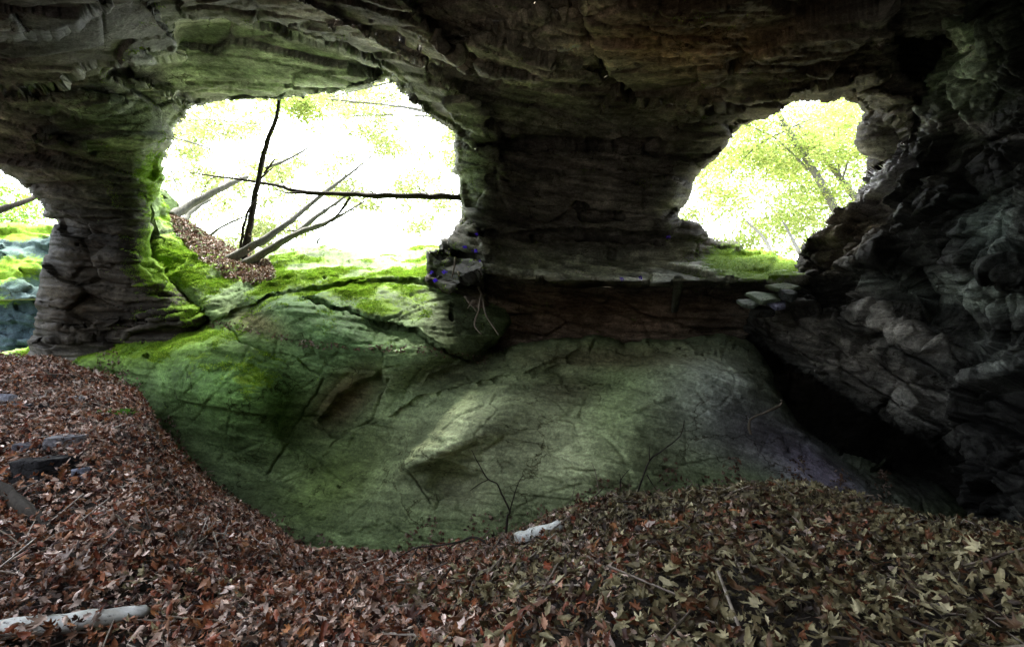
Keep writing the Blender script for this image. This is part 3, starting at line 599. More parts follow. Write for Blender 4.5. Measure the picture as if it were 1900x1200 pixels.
# ------------------------------------------------------------------ unseen light blockers added behind and above the photographer to shape the light inside
def light_blocker(name, fn, nu, nv, mat, base):
    u, v = [a.ravel() for a in np.meshgrid(np.linspace(0, 1, nu), np.linspace(0, 1, nv))]
    B = fn(u, v); h = facet(B*np.array((1, 1, 2.)), 7, 1.)[0]*.35+fbm(B, 4, 3)*.2; B = B+np.stack([h*.4, h*.2, h], -1)
    iv = np.arange(nu*nv).reshape(nv, nu); Q = np.stack([iv[:-1, :-1], iv[:-1, 1:], iv[1:, 1:], iv[1:, :-1]], -1).reshape(-1, 4)
    return tag(mesh_np(name, B, quads=Q, mat=mat, col=np.tile(np.array(base), (len(B), 1)), attrs={'moss': np.zeros(len(B))}), kind='structure')
light_blocker('cave_ceiling', lambda u, v: np.stack([-13+u*20, (-3.5+4.3*sstep(2.0, -2.5, u*20-13))*(1-v)+v*(2.8+3*sstep(-6, -12, u*20-13)), 4.9+.25*v-.03*np.maximum(u*20-13, 0)**2*.5], -1), 160, 70, M_shell, BASE_SHELL)  # added unseen roof, cut back on the left to let light in
light_blocker('cave_wall', lambda u, v: np.stack([5.6+.9*np.sin(v*3.)+.0*u, -5+u*7.5, -3+v*8.5], -1), 80, 80, M_wall, (.085, .085, .08))  # added unseen wall, blocks light from the right

light_blocker('cave_wall', lambda u, v: np.stack([-9.5+u*15.8, -3.4+1.3*np.cos(u*2.2+.4)+.0*v, -2.5+v*8.0], -1), 140, 80, M_wall, (.06, .06, .055))  # added unseen back wall, blocks light from behind

light_blocker('cave_wall', lambda u, v: np.stack([-12.5+.8*np.sin(u*5), -3.5+u*9.5, -1+v*6.2], -1), 90, 60, M_wall, (.06, .06, .055))  # added unseen side wall, keeps light from behind left off the pillar

light_blocker('cave_wall', lambda u, v: np.stack([5.6+u*9.5, 1.2+u*10.5, -6+v*14.], -1), 60, 60, M_wall, (.06, .06, .055))  # added unseen wall, closes a gap so the right recess stays dark

# ------------------------------------------------------------------ litter slope
BROW = [(-500, 640, 11), (-150, 650, 9.8), (0, 655, 9.0), (100, 668, 8.7), (200, 692, 8.4), (262, 722, 8.1), (286, 775, 7.7), (330, 842, 7.2), (400, 902, 6.9), (500, 962, 6.4), (560, 1002, 6.1), (640, 1030, 5.7), (730, 1042, 5.4), (850, 1022, 5.2), (950, 990, 5.0),
        (1100, 942, 4.8), (1230, 912, 4.6), (1380, 897, 4.5), (1500, 909, 4.3), (1650, 938, 4.1), (1800, 970, 3.9), (1950, 992, 3.8), (2300, 1020, 3.4)]
_pp = np.arange(-900, 2900, 10.); _b = np.array(BROW, float)
def _sm(a, w=5): return np.convolve(np.pad(a, w, mode='edge'), np.ones(2*w+1)/(2*w+1), 'valid')
_by = _sm(np.interp(_pp, _b[:, 0], _b[:, 1]), 1); _bd = _sm(np.interp(_pp, _b[:, 0], _b[:, 2]), 6); _y0 = np.interp(_pp, [-500, 0, 950, 1900, 2300], [2.6, 2.4, 1.75, 1.6, 1.5])
def ground_h(x, y):
    """height of the litter slope: falls away from the photographer to a rounded crest, then drops into the gully"""
    x = np.asarray(x, float).ravel(); y = np.asarray(y, float).ravel(); yy = np.maximum(y, .35); px = np.clip(950+x/yy*FPX, -880, 2880)
    sb = (600-np.interp(px, _pp, _by))/FPX; yb = np.interp(px, _pp, _bd); y0 = np.interp(px, _pp, _y0); zb = sb*yb-.05; z0 = -.632*y0
    t = np.clip((yy-y0)/(yb-y0), 0, 1); z = z0+(zb-z0)*t+.05*np.sin(3.14*t)*(px > 1000)
    near = np.clip(1-yy/y0, 0, 1); z = z+near*(-1.12-z)*.8
    e = np.clip(yy-yb, 0, 9); z = z+e*(sb-.12)-np.minimum(e, .8)**2*.55-np.clip(e-.8, 0, 9)*.9
    return np.maximum(z+CAM[2], -3.6)
gx = axis([(-16, 7.01, .07)]); gy = axis([(-8, 0, .3), (0, 12.01, .07)])
X, Y = [a.ravel() for a in np.meshgrid(gx, gy)]
Z = ground_h(X, Y)
gnz = fbm(np.c_[X*1.3, Y*1.3, X*0], 4, 201)*.07
Z = np.clip(Z+gnz-.03, -4, 3.4)
iv = np.arange(len(X)).reshape(len(gy), len(gx)); Q = np.stack([iv[:-1, :-1], iv[:-1, 1:], iv[1:, 1:], iv[1:, :-1]], -1).reshape(-1, 4)
tag(mesh_np('ground', np.c_[X, Y, Z], quads=Q, mat=M_soil, smooth=True), kind='structure')
def ground_z(x, y):
    x = np.asarray(x, float).ravel(); y = np.asarray(y, float).ravel()
    return ground_h(x, y)+fbm(np.c_[x*1.3, y*1.3, x*0], 4, 201)*.07-.03
def ground_n(x, y):
    e = .04; zx = (ground_z(x+e, y)-ground_z(x-e, y))/(2*e); zy = (ground_z(x, y+e)-ground_z(x, y-e))/(2*e)
    n = np.stack([-zx, -zy, np.ones(len(zx))], -1); return n/np.linalg.norm(n, axis=1)[:, None]

# ---- leaf shapes: flat outline fans, curled and cupped
def outline(kind):
    if kind == 'maple':
        a = [(-90, .12), (-70, .42), (-48, .50), (-30, .42), (-22, .58), (-5, .86), (8, .62), (22, .5), (34, .72), (48, .98), (60, .62), (70, .52), (80, .76), (90, 1.12)]
    elif kind == 'oak':
        a = [(-90, .85), (-60, .30), (-38, .36), (-25, .28), (-10, .42), (8, .30), (25, .48), (42, .42), (55, .66), (68, .60), (80, .92), (90, .98)]
    else:
        a = [(-90, .85), (-55, .52), (-20, .46), (15, .47), (50, .62), (75, .88), (90, 1.1)]
    r = [(math.cos(math.radians(t))*q, math.sin(math.radians(t))*q) for t, q in a]
    return np.array(r+[(-x, y) for x, y in r[-2:0:-1]])
def leaf_shape(kind, rs, rings=2):
    o = outline(kind); n = len(o); o = o*(1+rs.uniform(-.22, .15, (n, 1)))*np.array((rs.uniform(.75, 1.05), 1))+rs.normal(0, .03, (n, 2))
    V = [np.zeros((1, 2))]; T = []
    for r in range(1, rings+1): V.append(o*(r/rings)**.9)
    V = np.vstack(V)
    for i in range(n): T.append((0, 1+i, 1+(i+1) % n))
    for r in range(1, rings):
        a = 1+(r-1)*n; b = 1+r*n
        for i in range(n):
            j = (i+1) % n; T += [(a+i, b+i, b+j), (a+i, b+j, a+j)]
    x, y = V[:, 0], V[:, 1]
    R = np.hypot(x, y); th = rs.uniform(0, 6.28)
    u = x*math.cos(th)+y*math.sin(th)
    o = None
    z = rs.uniform(.1, .9)*np.abs(x)+rs.uniform(-.6, .9)*u*u+rs.uniform(-.1, .35)*R**2+rs.uniform(.05, .16)*np.sin(R*5+x*4+rs.uniform(0, 6))*R + rs.normal(0, .045, len(x))*R
    if rs.random() < .7:                       # rolled up leaf
        k = rs.uniform(1.2, 3.0); ang = x*k; V3 = np.c_[np.sin(ang)/k, y, (1-np.cos(ang))/k+z*.4]
    else: V3 = np.c_[x, y, z]
    return V3, np.array(T)
def scatter(name, shapes, which, pos, nrm, spin, size, cols, mat):
    VV = []; TT = []; CC = []; off = 0
    up = np.array((0, 0, 1.)); 
    n = nrm/np.linalg.norm(nrm, axis=1)[:, None]
    t = np.cross(n, np.where(np.abs(n[:, 2:3]) > .95, np.array((1., 0, 0)), np.array((0, 0, 1.)))); t /= np.linalg.norm(t, axis=1)[:, None]; b = np.cross(n, t)
    c, s = np.cos(spin)[:, None], np.sin(spin)[:, None]; X = t*c+b*s; Yv = -t*s+b*c
    for k, (sv, st) in enumerate(shapes):
        m = np.nonzero(which == k)[0]
        if not len(m): continue
        P = pos[m][:, None]+size[m][:, None, None]*(sv[None, :, 0:1]*X[m][:, None]+sv[None, :, 1:2]*Yv[m][:, None]+sv[None, :, 2:3]*n[m][:, None])
        VV.append(P.reshape(-1, 3)); TT.append((st[None]+(off+np.arange(len(m))*len(sv))[:, None, None]).reshape(-1, 3)); CC.append(np.repeat(cols[m], len(sv), 0)); off += len(m)*len(sv)
    return mesh_np(name, np.vstack(VV), tris=np.vstack(TT), mat=mat, col=np.vstack(CC), smooth=False)
rs = np.random.default_rng(5)
near_shapes = [leaf_shape(k, rs, 3) for k in ['maple']*15+['oak']*13+['beech']*4]
far_shapes = [leaf_shape(k, rs, 1) for k in ['maple']*6+['oak']*4+['beech']*2]
def litter_cols(x, y, r):
    n = len(x)
    tan = np.array([(.25, .22, .12), (.16, .135, .07), (.42, .38, .23), (.10, .075, .04), (.09, .05, .025), (.14, .055, .025), (.04, .025, .016)])
    red = np.array([(.58, .44, .36), (.36, .20, .13), (.20, .06, .03), (.24, .09, .04), (.05, .02, .014), (.72, .58, .52), (.30, .13, .05)])
    pt = np.array([.24, .2, .12, .12, .12, .1, .1]); pr = np.array([.18, .16, .16, .14, .20, .09, .07])
    nz = fbm(np.c_[x*1.1, y*1.1, x*0], 3, 91); k = sstep(-1.2, 1.8, x+nz*1.3)       # right litter tan, darkened for shade; left redder, pale ones lightened for light
    a = tan[r.choice(7, n, p=pt/pt.sum())]; b = red[r.choice(7, n, p=pr/pr.sum())]
    m = r.random(n) < k; c = np.where(m[:, None], a, b); return c*r.uniform(.55, 1.3, (n, 1))*(1-.35*sstep(0, .6, fbm(np.c_[x*2, y*2, x*0], 3, 97)))[:, None]
def vis_region(x, y):
    """keep what can be seen: in front of the camera, up to a little past the brow"""
    px = 950+x/y*FPX; bd = np.interp(px, [b[0] for b in BROW], [b[2] for b in BROW])
    return (y > .55) & (px > -900) & (px < 2700) & (y < bd+.55)
def lay(n, xr, yr, shapes, seed, smin, smax, cond, lift=.05, tilt=.6):
    r = np.random.default_rng(seed); x = r.uniform(*xr, n); y = r.uniform(*yr, n); m = cond(x, y); x, y = x[m], y[m]; n = len(x)
    z = ground_z(x, y); nr = ground_n(x, y)+r.normal(0, tilt, (n, 3))*np.array((1, 1, .3)); nr[:, 2] = np.abs(nr[:, 2])+.05
    pos = np.c_[x, y, z+r.uniform(.0, lift, n)+.01]; flip = np.where(r.random(n) < .4, -1, 1)
    return r.integers(0, len(shapes), n), pos, nr*flip[:, None], r.uniform(0, 6.28, n), r.uniform(smin, smax, n), litter_cols(x, y, r)
NEAR = 3.1
a = lay(38000, (-4.6, 4.8), (.5, NEAR), near_shapes, 21, .016, .045, lambda x, y: vis_region(x, y) & (np.hypot(x, y) < NEAR+.6), .13, .8)
tag(scatter('leaf_litter', near_shapes, *a, M_leaf), kind='stuff')
a = lay(200000, (-14, 6.5), (NEAR-1.2, 11), far_shapes, 22, .018, .048, lambda x, y: vis_region(x, y) & (np.hypot(x, y) > NEAR+.2), .11, .8)
tag(scatter('leaf_litter', far_shapes, *a, M_leaf), kind='stuff')

# thin broken sticks mixed into the litter
def stick_shape(rs):
    V = []; 
    b = rs.uniform(-.15, .15)
    for t, y in enumerate((-1, 0, 1)):
        for k in range(3): V.append((.03*math.cos(2.1*k)+(b if t == 1 else 0), y, .03*math.sin(2.1*k)))
    T = []
    for t in (0, 3):
        for k in range(3): a_, b_ = t+k, t+(k+1) % 3; T += [(a_, b_, b_+3), (a_, b_+3, a_+3)]
    return np.array(V), np.array(T)
stk = [stick_shape(rs) for _ in range(4)]
a = list(lay(9000, (-13, 6), (.8, 11), stk, 77, .05, .22, vis_region, .10, .25)); a[5] = np.array([(.16, .13, .10), (.06, .045, .035), (.28, .24, .2)])[np.random.default_rng(3).integers(0, 3, len(a[5]))]
tag(scatter('stick_litter', stk, *a, M_leaf), kind='stuff')

# ---- leaf drift on the sill left of the large opening, moss tufts on the rock
def on_sheet(S, cond, n, seed, weight=None):
    r = np.random.default_rng(seed); q = S['Q']; V = S['V']; c = V[q].mean(1); m = np.nonzero(cond(S['fpx'], S['fpy']) & (q.max(1) < len(S['px'])))[0]
    e1 = V[q[m, 1]]-V[q[m, 0]]; e2 = V[q[m, 3]]-V[q[m, 0]]; nn = np.cross(e1, e2); ar = np.linalg.norm(nn, axis=1)+1e-12; nn /= ar[:, None]
    nn *= np.sign((nn*(CAM-c[m])).sum(1))[:, None]
    w = ar*(weight(m) if weight is not None else 1); w = np.minimum(w, np.percentile(w, 98)); k = r.choice(len(m), n, p=w/w.sum()); f = m[k]
    u = r.random((n, 2)); P = V[q[f, 0]]+u[:, :1]*(V[q[f, 1]]-V[q[f, 0]])+u[:, 1:]*(V[q[f, 3]]-V[q[f, 0]])
    return P, nn[k], r, f
DRIFT = [(312, 392), (345, 410), (400, 442), (448, 464), (500, 480), (515, 520), (470, 528), (420, 515), (380, 490), (340, 445), (318, 415)]
P, nn, r, f = on_sheet(SL, lambda x, y: inside(x, y, DRIFT), 5200, 61)
nr = nn+r.normal(0, .5, nn.shape); nr[:, 2] = np.abs(nr[:, 2])
pal = np.array([(.28, .19, .14), (.36, .29, .24), (.16, .08, .05), (.08, .05, .035), (.20, .11, .07)])
tag(scatter('leaf_drift', far_shapes, r.integers(0, len(far_shapes), len(P)), P+nn*r.uniform(0, .05, (len(P), 1)), nr, r.uniform(0, 6.28, len(P)), r.uniform(.03, .055, len(P)), pal[r.integers(0, 5, len(P))]*r.uniform(.7, 1.2, (len(P), 1)), M_leaf), kind='stuff')
P, nn, r, f = on_sheet(SL, lambda x, y: ((y > np.interp(x, _pp, _by)-34-40*vnoise(np.c_[x/40, x*0, x*0], 5)) & (y < np.interp(x, _pp, _by)+4) & (x > 180) & (x < 1650)) | ((np.abs(y-np.interp(x, [400, 600, 800, 900], [600, 640, 650, 668])) < 7) & (x < 900) & (x > 380)), 1500, 63)
nr = nn+r.normal(0, .45, nn.shape); nr[:, 2] = np.abs(nr[:, 2])
tag(scatter('stray_leaves', far_shapes, r.integers(0, len(far_shapes), len(P)), P+nn*r.uniform(0, .03, (len(P), 1)), nr, r.uniform(0, 6.28, len(P)), r.uniform(.02, .045, len(P)), pal[r.integers(0, 5, len(P))]*r.uniform(.6, 1.1, (len(P), 1)), M_leaf), kind='stuff')
def blade(rs):
    a = []; T = []; k = 0
    for i in range(5):
        th = rs.uniform(0, 6.28); l = rs.uniform(.5, 1.2); w = .16; lean = rs.uniform(.2, .9)
        dx, dy = math.cos(th), math.sin(th)
        a += [(-dy*w, dx*w, 0), (dy*w, -dx*w, 0), (dx*lean*l, dy*lean*l, l*.8)]; T.append((k, k+1, k+2)); k += 3
    return np.array(a), np.array(T)
moss_shapes = [blade(rs) for _ in range(6)]
def moss_on(S, n, seed, thr, cond, size):
    mv = S['moss'][S['Q']].mean(1)
    jit = fbm(S['V'][S['Q'][:, 0]]*4, 3, 71)*.45
    w = np.clip(mv+jit-thr, 0, 1)**1.5
    P, nn, r, f = on_sheet(S, cond, n, seed, lambda m: w[m]+1e-9)
    nr = nn+np.array((0, 0, .6))+r.normal(0, .3, nn.shape)
    pal = np.array([(.16, .32, .02), (.24, .42, .03), (.36, .50, .05), (.10, .20, .015)])
    return scatter('moss', moss_shapes, r.integers(0, 6, n), P, nr, r.uniform(0, 6.28, n), r.uniform(*size, n), pal[r.integers(0, 4, n)]*r.uniform(.7, 1.3, (n, 1)), M_moss)
NOTD = lambda x, y: ~inside(x, y, DRIFT)
tag(moss_on(SL, 130000, 81, .42, lambda x, y: (y < 760) & (x > 0) & (x < 900) & NOTD(x, y), (.010, .028)), kind='stuff')
tag(moss_on(SH, 34000, 82, .35, lambda x, y: (x > 180) & (x < 1500) & (y < 620), (.008, .02)), kind='stuff')

# ------------------------------------------------------------------ branches, trunks, twigs
def tube(pts, radii, seg=8, seed=0, rough=.12, sub=4):
    """a limb through the given points: tapered, slightly knotty"""
    pts = np.array(pts, float); radii = np.array(radii, float) if np.ndim(radii) else np.full(len(pts), radii)
    t = np.arange(len(pts)); tt = np.linspace(0, len(pts)-1, (len(pts)-1)*sub+1)
    def cr(A):
        A = np.asarray(A, float); out = []
        for q in tt:
            i = min(int(q), len(A)-2); f = q-i; p0 = A[max(i-1, 0)]; p1 = A[i]; p2 = A[i+1]; p3 = A[min(i+2, len(A)-1)]
            out.append(.5*((2*p1)+(-p0+p2)*f+(2*p0-5*p1+4*p2-p3)*f*f+(-p0+3*p1-3*p2+p3)*f**3))
        return np.array(out)
    P = cr(pts); R = np.interp(tt, t, radii)
    r = np.random.default_rng(seed+1); P += r.normal(0, .13, P.shape)*R[:, None]*(np.arange(len(P))[:, None] > 0)
    T = np.gradient(P, axis=0); T /= np.linalg.norm(T, axis=1)[:, None]+1e-9
    ref = np.array((0, 0, 1.)) if abs(T[0][2]) < .8 else np.array((1., 0, 0))
    V = []
    for i in range(len(P)):
        a = np.cross(T[i], ref); a /= np.linalg.norm(a)+1e-9; b = np.cross(T[i], a)
        for k in range(seg):
            th = 6.2832*k/seg; rr = R[i]*(1+rough*r.normal()); V.append(P[i]+rr*(math.cos(th)*a+math.sin(th)*b))
    n = len(P); Q = [(i*seg+k, i*seg+(k+1) % seg, (i+1)*seg+(k+1) % seg, (i+1)*seg+k) for i in range(n-1) for k in range(seg)]
    V += [P[0], P[-1]+T[-1]*R[-1]]; Tt = [(n*seg, (k+1) % seg, k) for k in range(seg)]+[(n*seg+1, (n-1)*seg+k, (n-1)*seg+(k+1) % seg) for k in range(seg)]
    return np.array(V), Q, Tt
def limb(name, pts, radii, mat, parent=None, **kw):
    loc = np.array(pts[0], float); V, Q, T = tube(np.array(pts, float), radii, **kw)
    if parent is None:
        o = mesh_np(name, V-loc, quads=Q, tris=T, mat=mat, smooth=True); o.location = loc
    else:
        o = mesh_np(name, V-np.array(parent.location), quads=Q, tris=T, mat=mat, smooth=True, parent=parent)
    return o
def A(l): return [at(*p) for p in l]
# dead standing stem in the large opening
o = limb('dead_tree', A([(452, 480, 12.0), (462, 430, 12.0), (472, 372, 12.0), (484, 310, 12.0), (497, 262, 11.9), (512, 222, 11.8), (517, 196, 11.7), (522, 150, 11.6)]), [.09, .075, .064, .058, .052, .046, .038, .03], M_barkd, seed=1, rough=.12)
limb('side_branch', A([(490, 322, 12), (505, 302, 11.9), (512, 292, 11.9)]), [.03, .02, .008], M_barkd, o, seg=5)
limb('side_branch', A([(485, 330, 12), (500, 316, 11.8), (508, 310, 11.8)]), [.025, .015, .008], M_barkd, o, seg=5)
tag(o, 'dark upright dead stem crossing the large opening from sill to roof', 'dead tree')
o = limb('dead_tree', A([(447, 462, 11.9), (450, 430, 11.9), (458, 398, 11.9), (468, 378, 11.9), (480, 360, 12)]), [.035, .03, .025, .02, .01], M_barkd, seed=2, seg=6)
tag(o, 'thin dark shoot rising close against the upright dead stem', 'shoot')
# horizontal dead branch wedged between the pillar and the stem
o = limb('fallen_branch', A([(872, 367, 10.6), (800, 364, 10.8), (720, 363, 11.1), (640, 360, 11.4), (560, 356, 11.7), (520, 346, 11.9), (480, 338, 12.1), (420, 330, 12.3), (348, 320, 12.5)]), [.062, .06, .056, .05, .044, .036, .03, .022, .008], M_barkd, seed=3, rough=.14)
limb('side_branch', A([(560, 357, 11.7), (535, 358, 11.6), (512, 352, 11.6)]), [.03, .02, .008], M_barkd, o, seg=5)
limb('side_branch', A([(650, 366, 11.4), (632, 392, 11.5), (612, 412, 11.5), (590, 424, 11.5), (570, 430, 11.5)]), [.03, .028, .02, .015, .006], M_barkd, o, seg=5)
for k_, (x_, y_) in enumerate([(800, 364), (745, 363), (700, 362), (600, 359), (455, 334), (400, 328), (540, 352)]):
    q_ = r_ = None; d_ = np.interp(x_, [348, 560, 872], [12.5, 11.7, 10.6]); up_ = -1 if k_ % 2 else 1
    limb('side_branch', A([(x_, y_, d_), (x_-14, y_-up_*9, d_), (x_-30, y_-up_*(22+4*k_), d_+.1)]), [.014, .010, .004], M_barkd, o, seg=4, seed=k_)
tag(o, 'long dark horizontal branch spanning the large opening from the broad pillar', 'branch')
# grey leaning stems rooted on the sill
stems = [([(418, 488, 11.6), (470, 455, 11.8), (520, 425, 12.1), (560, 392, 12.5), (610, 352, 13), (650, 322, 13.4), (692, 288, 13.8)], [.11, .09, .07, .055, .045, .03, .012], 'grey leaning stem, the longest one reaching up right from the mossy sill'),
         ([(462, 486, 11.5), (500, 462, 11.7), (545, 436, 12), (590, 400, 12.4), (630, 372, 12.8), (658, 352, 13)], [.10, .08, .065, .05, .035, .015], 'grey leaning stem just below the longest one, ending at the horizontal branch'),
         ([(452, 490, 11.4), (495, 466, 11.5), (550, 434, 11.7), (600, 415, 12), (640, 395, 12.3), (676, 374, 12.5)], [.10, .085, .06, .045, .03, .012], 'olive grey leaning stem curving lowest to the right over the sill')]
for i, (p, rr, lb) in enumerate(stems):
    o = limb('leaning_stem', A(p), rr, M_barkg, seed=10+i); tag(o, lb, 'stem', 'leaning stems on the sill of the large opening')
    for k_ in range(4):
        f_ = len(p)-1.3-k_*.55; i0 = int(f_); a_ = np.array(p[i0])*(1-f_+i0)+np.array(p[i0+1])*(f_-i0); sg = -1 if (k_+i) % 2 else 1
        limb('side_branch', A([tuple(a_), tuple(a_+np.array((14, -10-7*sg, .1))), tuple(a_+np.array((34, -22-13*sg, .2)))]), [.014, .010, .004], M_barkg, o, seg=4, seed=k_+9*i)
    if i == 1: limb('side_branch', A([(562, 430, 12), (540, 428, 11.9), (520, 427, 11.9)]), [.02, .015, .008], M_barkd, o, seg=5)
more = [([(318, 402, 12.2), (345, 385, 12.6), (385, 362, 13), (425, 344, 13.4), (458, 328, 13.8)], [.12, .10, .09, .07, .05], 'grey leaning trunk rising from the far left corner of the large opening', M_barkg),
        ([(340, 410, 13), (355, 392, 13.4), (390, 370, 14)], [.07, .06, .04], 'short pale stem beneath the grey trunk in the left corner of the large opening', M_barkg),
        ([(493, 312, 12.2), (530, 298, 12.6), (565, 278, 13), (594, 256, 13.4)], [.035, .03, .022, .008], 'thin pale twig curving up right of the upright dead stem', M_barkg),
        ([(384, 442, 13), (410, 422, 13), (440, 408, 13), (468, 396, 13)], [.035, .03, .022, .01], 'thin low twig arching left of the upright dead stem', M_barkg),
        ([(588, 452, 13.5), (594, 440, 13.5), (603, 428, 13.5)], [.03, .02, .01], 'little pale shoot standing alone behind the sill', M_barkg),
        ([(-400, 470, 17), (-200, 440, 17), (-40, 400, 17), (0, 388, 17), (30, 380, 17), (64, 366, 17.5)], [.2, .18, .13, .11, .09, .06], 'dark leaning branch crossing the small left opening', M_barkd)]
for i, (p, rr, lb, mt) in enumerate(more): tag(limb('leaning_stem', A(p), rr, mt, seed=30+i, seg=6), lb, 'stem')

# trees outside, each trunk with limbs and a crown of leaves
def leafcard(rs):
    w = .42; V = np.array([(0, -1, 0), (w, -.2, .12), (0, 1, .05), (-w, -.2, .12), (0, -.2, -.05)]); return V, np.array([(0, 1, 4), (1, 2, 4), (2, 3, 4), (3, 0, 4)])
gl_shapes = [leafcard(rs)]
def crown(name, centres, n, parent, seed, size, pal):
    r = np.random.default_rng(seed); w = np.array([c[4] for c in centres]); k = r.choice(len(centres), n, p=w/w.sum())
    c = np.array([c[:3] for c in centres]); rad = np.array([c[3] for c in centres])
    # leaves sit in sprays
    ns = max(8, n//14); sp = r.integers(0, len(centres), ns); sp = r.choice(len(centres), ns, p=w/w.sum()); d = r.normal(0, 1, (ns, 3)); d /= np.linalg.norm(d, axis=1)[:, None]
    sc = c[sp]+d*(rad[sp]*r.random(ns)**.45)[:, None]*np.array((1, 1, .6)); j = r.integers(0, ns, n)
    P = sc[j]+r.normal(0, 1, (n, 3))*np.array((.2, .2, .09))
    nr = r.normal(0, .6, (n, 3))+np.array((0, 0, 1.)); col = .82*np.array(pal)[r.integers(0, len(pal), n)]*r.uniform(.7, 1.3, (n, 1))
    return P, nr, r, col
YG = [(.40, .48, .13), (.33, .45, .10), (.46, .51, .17), (.26, .38, .08)]
def tree(base, top, rad, label, clumps, nleaf, seed, size=(.05, .09), group='trees outside the cave', pal=YG):
    loc = np.array(base); root = empty('tree', loc)
    mid = (np.array(base)+np.array(top))/2+np.array((.15, 0, .1)); limb('trunk', [base, mid, top], [rad, rad*.8, rad*.45], M_barkg, root, seed=seed, seg=10, rough=.05)
    cs = []
    for i, (p, rr, w) in enumerate(clumps):
        q = at(*p); s = np.array(base)*.35+np.array(top)*.65 if i % 2 else np.array(base)*.15+np.array(top)*.85
        m = (s+q)/2+np.array((0, 0, .3)); limb('limb', [s, m, q], [rad*.3, rad*.2, .015], M_barkg, root, seed=seed+i, seg=5)
        cs.append((*q, rr, w))
    P, nr, r, col = crown('crown', cs, nleaf, root, seed, size, pal)
    o = scatter('crown', gl_shapes, np.zeros(nleaf, int), P-loc, nr, r.uniform(0, 6.28, nleaf), r.uniform(*size, nleaf), col, M_green); o.parent = root
    tag(root, label, 'tree', group); return root
ZG = 2.2   # height of the ground outside
def gb(px, d): p = at(px, 500, d); p[2] = ZG-(d-12)*.02; return p
tree(gb(1640, 17), at(1430, 190, 19), .16, 'grey trunk leaning up left across the right opening, lower of two', [((1420, 240, 19), 2.0, 1), ((1500, 270, 18), 1.6, 1), ((1350, 330, 20), 2, .8), ((1380, 230, 19), 1.8, 1), ((1560, 230, 19), 1.4, .6), ((1540, 360, 18), 1.0, .5)], 9000, 101)
tree(gb(1720, 18), at(1480, 230, 19.5), .15, 'grey trunk leaning up left in the right opening, upper of two, against the wall', [((1480, 300, 19.5), 1.8, 1), ((1540, 210, 19.5), 1.8, .8), ((1410, 300, 20), 1.8, 1), ((1590, 280, 18), 1.2, .7)], 6500, 102)
tree(gb(1120, 24), at(1150, 100, 25), .16, 'yellow green tree with hanging sprays beyond the left side of the right opening', [((1330, 360, 24), 2.4, 1), ((1400, 330, 24), 2.4, 1), ((1450, 400, 24), 2.0, .6), ((1300, 420, 24), 1.6, .5), ((1480, 200, 24), 2.4, .6)], 6500, 103)
tree(gb(600, 22), at(590, 20, 22), .0, 'x', [], 1, 104) if False else None
tree(gb(960, 19), at(900, 60, 18), .14, 'tree behind the broad pillar with sprays hanging into the large opening top right', [((560, 195, 15), .75, 2.6), ((545, 180, 15), .9, 1.6), ((690, 200, 17), 1.2, .55), ((655, 215, 17), .9, .35), ((720, 180, 17), .9, .35), ((640, 190, 17), 1.4, .3), ((740, 260, 18), 1.6, .16)], 2300, 105)
tree(gb(200, 19), at(250, 60, 18), .14, 'tree behind the left pillar with thin sprays in the top left of the large opening', [((395, 205, 16), .6, .6), ((420, 250, 17), 1.4, .6), ((350, 250, 17), .9, .6), ((480, 230, 17), 1.0, .4), ((340, 380, 17), 1.2, .5), ((480, 315, 15), .35, .6), ((370, 300, 18), 1.5, .4)], 1500, 106)
tree(gb(-120, 22), at(-60, 200, 22), .2, 'dense green tree filling the small left opening', [((0, 350, 20), 1.5, 1), ((40, 400, 20), 1.2, 1), ((-60, 370, 20), 1.8, 1), ((60, 380, 21), 1.2, .8), ((20, 410, 19), .9, 1)], 5200, 107, pal=[(.14, .30, .03), (.2, .38, .04), (.30, .42, .06)])
# young leaning trunks far down in the right opening
for i, (p, lb) in enumerate([([(1434, 474, 17), (1415, 440, 18), (1385, 410, 19)], 'thin pale trunk low in the right opening, left one'), ([(1484, 470, 17), (1468, 440, 18), (1452, 410, 19)], 'thin pale trunk low in the right opening, right one')]):
    tag(limb('sapling', A(p), [.07, .05, .03], M_barkg, seed=60+i, seg=6), lb, 'sapling')
# the wood on the far side of the gorge, out of reach of counting
def far_wood(box, n, seed, size, pal, per=40, sp=.35, thr=-.1):
    r = np.random.default_rng(seed); ns = n//per; sx = r.uniform(box[0], box[1], ns); sy = box[2]+(box[3]-box[2])*r.random(ns); sd = r.uniform(24, 34, ns); keep = vnoise(np.c_[sx/45, sy/38, sx*0], seed) > thr
    sx, sy, sd = sx[keep], sy[keep], sd[keep]; P0 = grid_pos(sx, sy, sd); j = r.integers(0, len(P0), n); P = P0[j]+r.normal(0, 1, (n, 3))*np.array((sp, sp, sp*.5))
    return scatter('woodland', gl_shapes, np.zeros(n, int), P, r.normal(0, .6, (n, 3))+np.array((0, 0, 1.)), r.uniform(0, 6.28, n), r.uniform(*size, n), np.array(pal)[r.integers(0, len(pal), n)]*r.uniform(.66, .95, (n, 1)), M_green)
tag(far_wood((250, 950, 120, 520), 46000, 401, (.08, .16), [(.30, .36, .13), (.24, .33, .08), (.36, .40, .18)]), kind='stuff')
tag(far_wood((1150, 1750, 150, 520), 44000, 402, (.09, .17), [(.34, .42, .13), (.26, .38, .08), (.40, .45, .18)], 30, .5, -.3), kind='stuff')
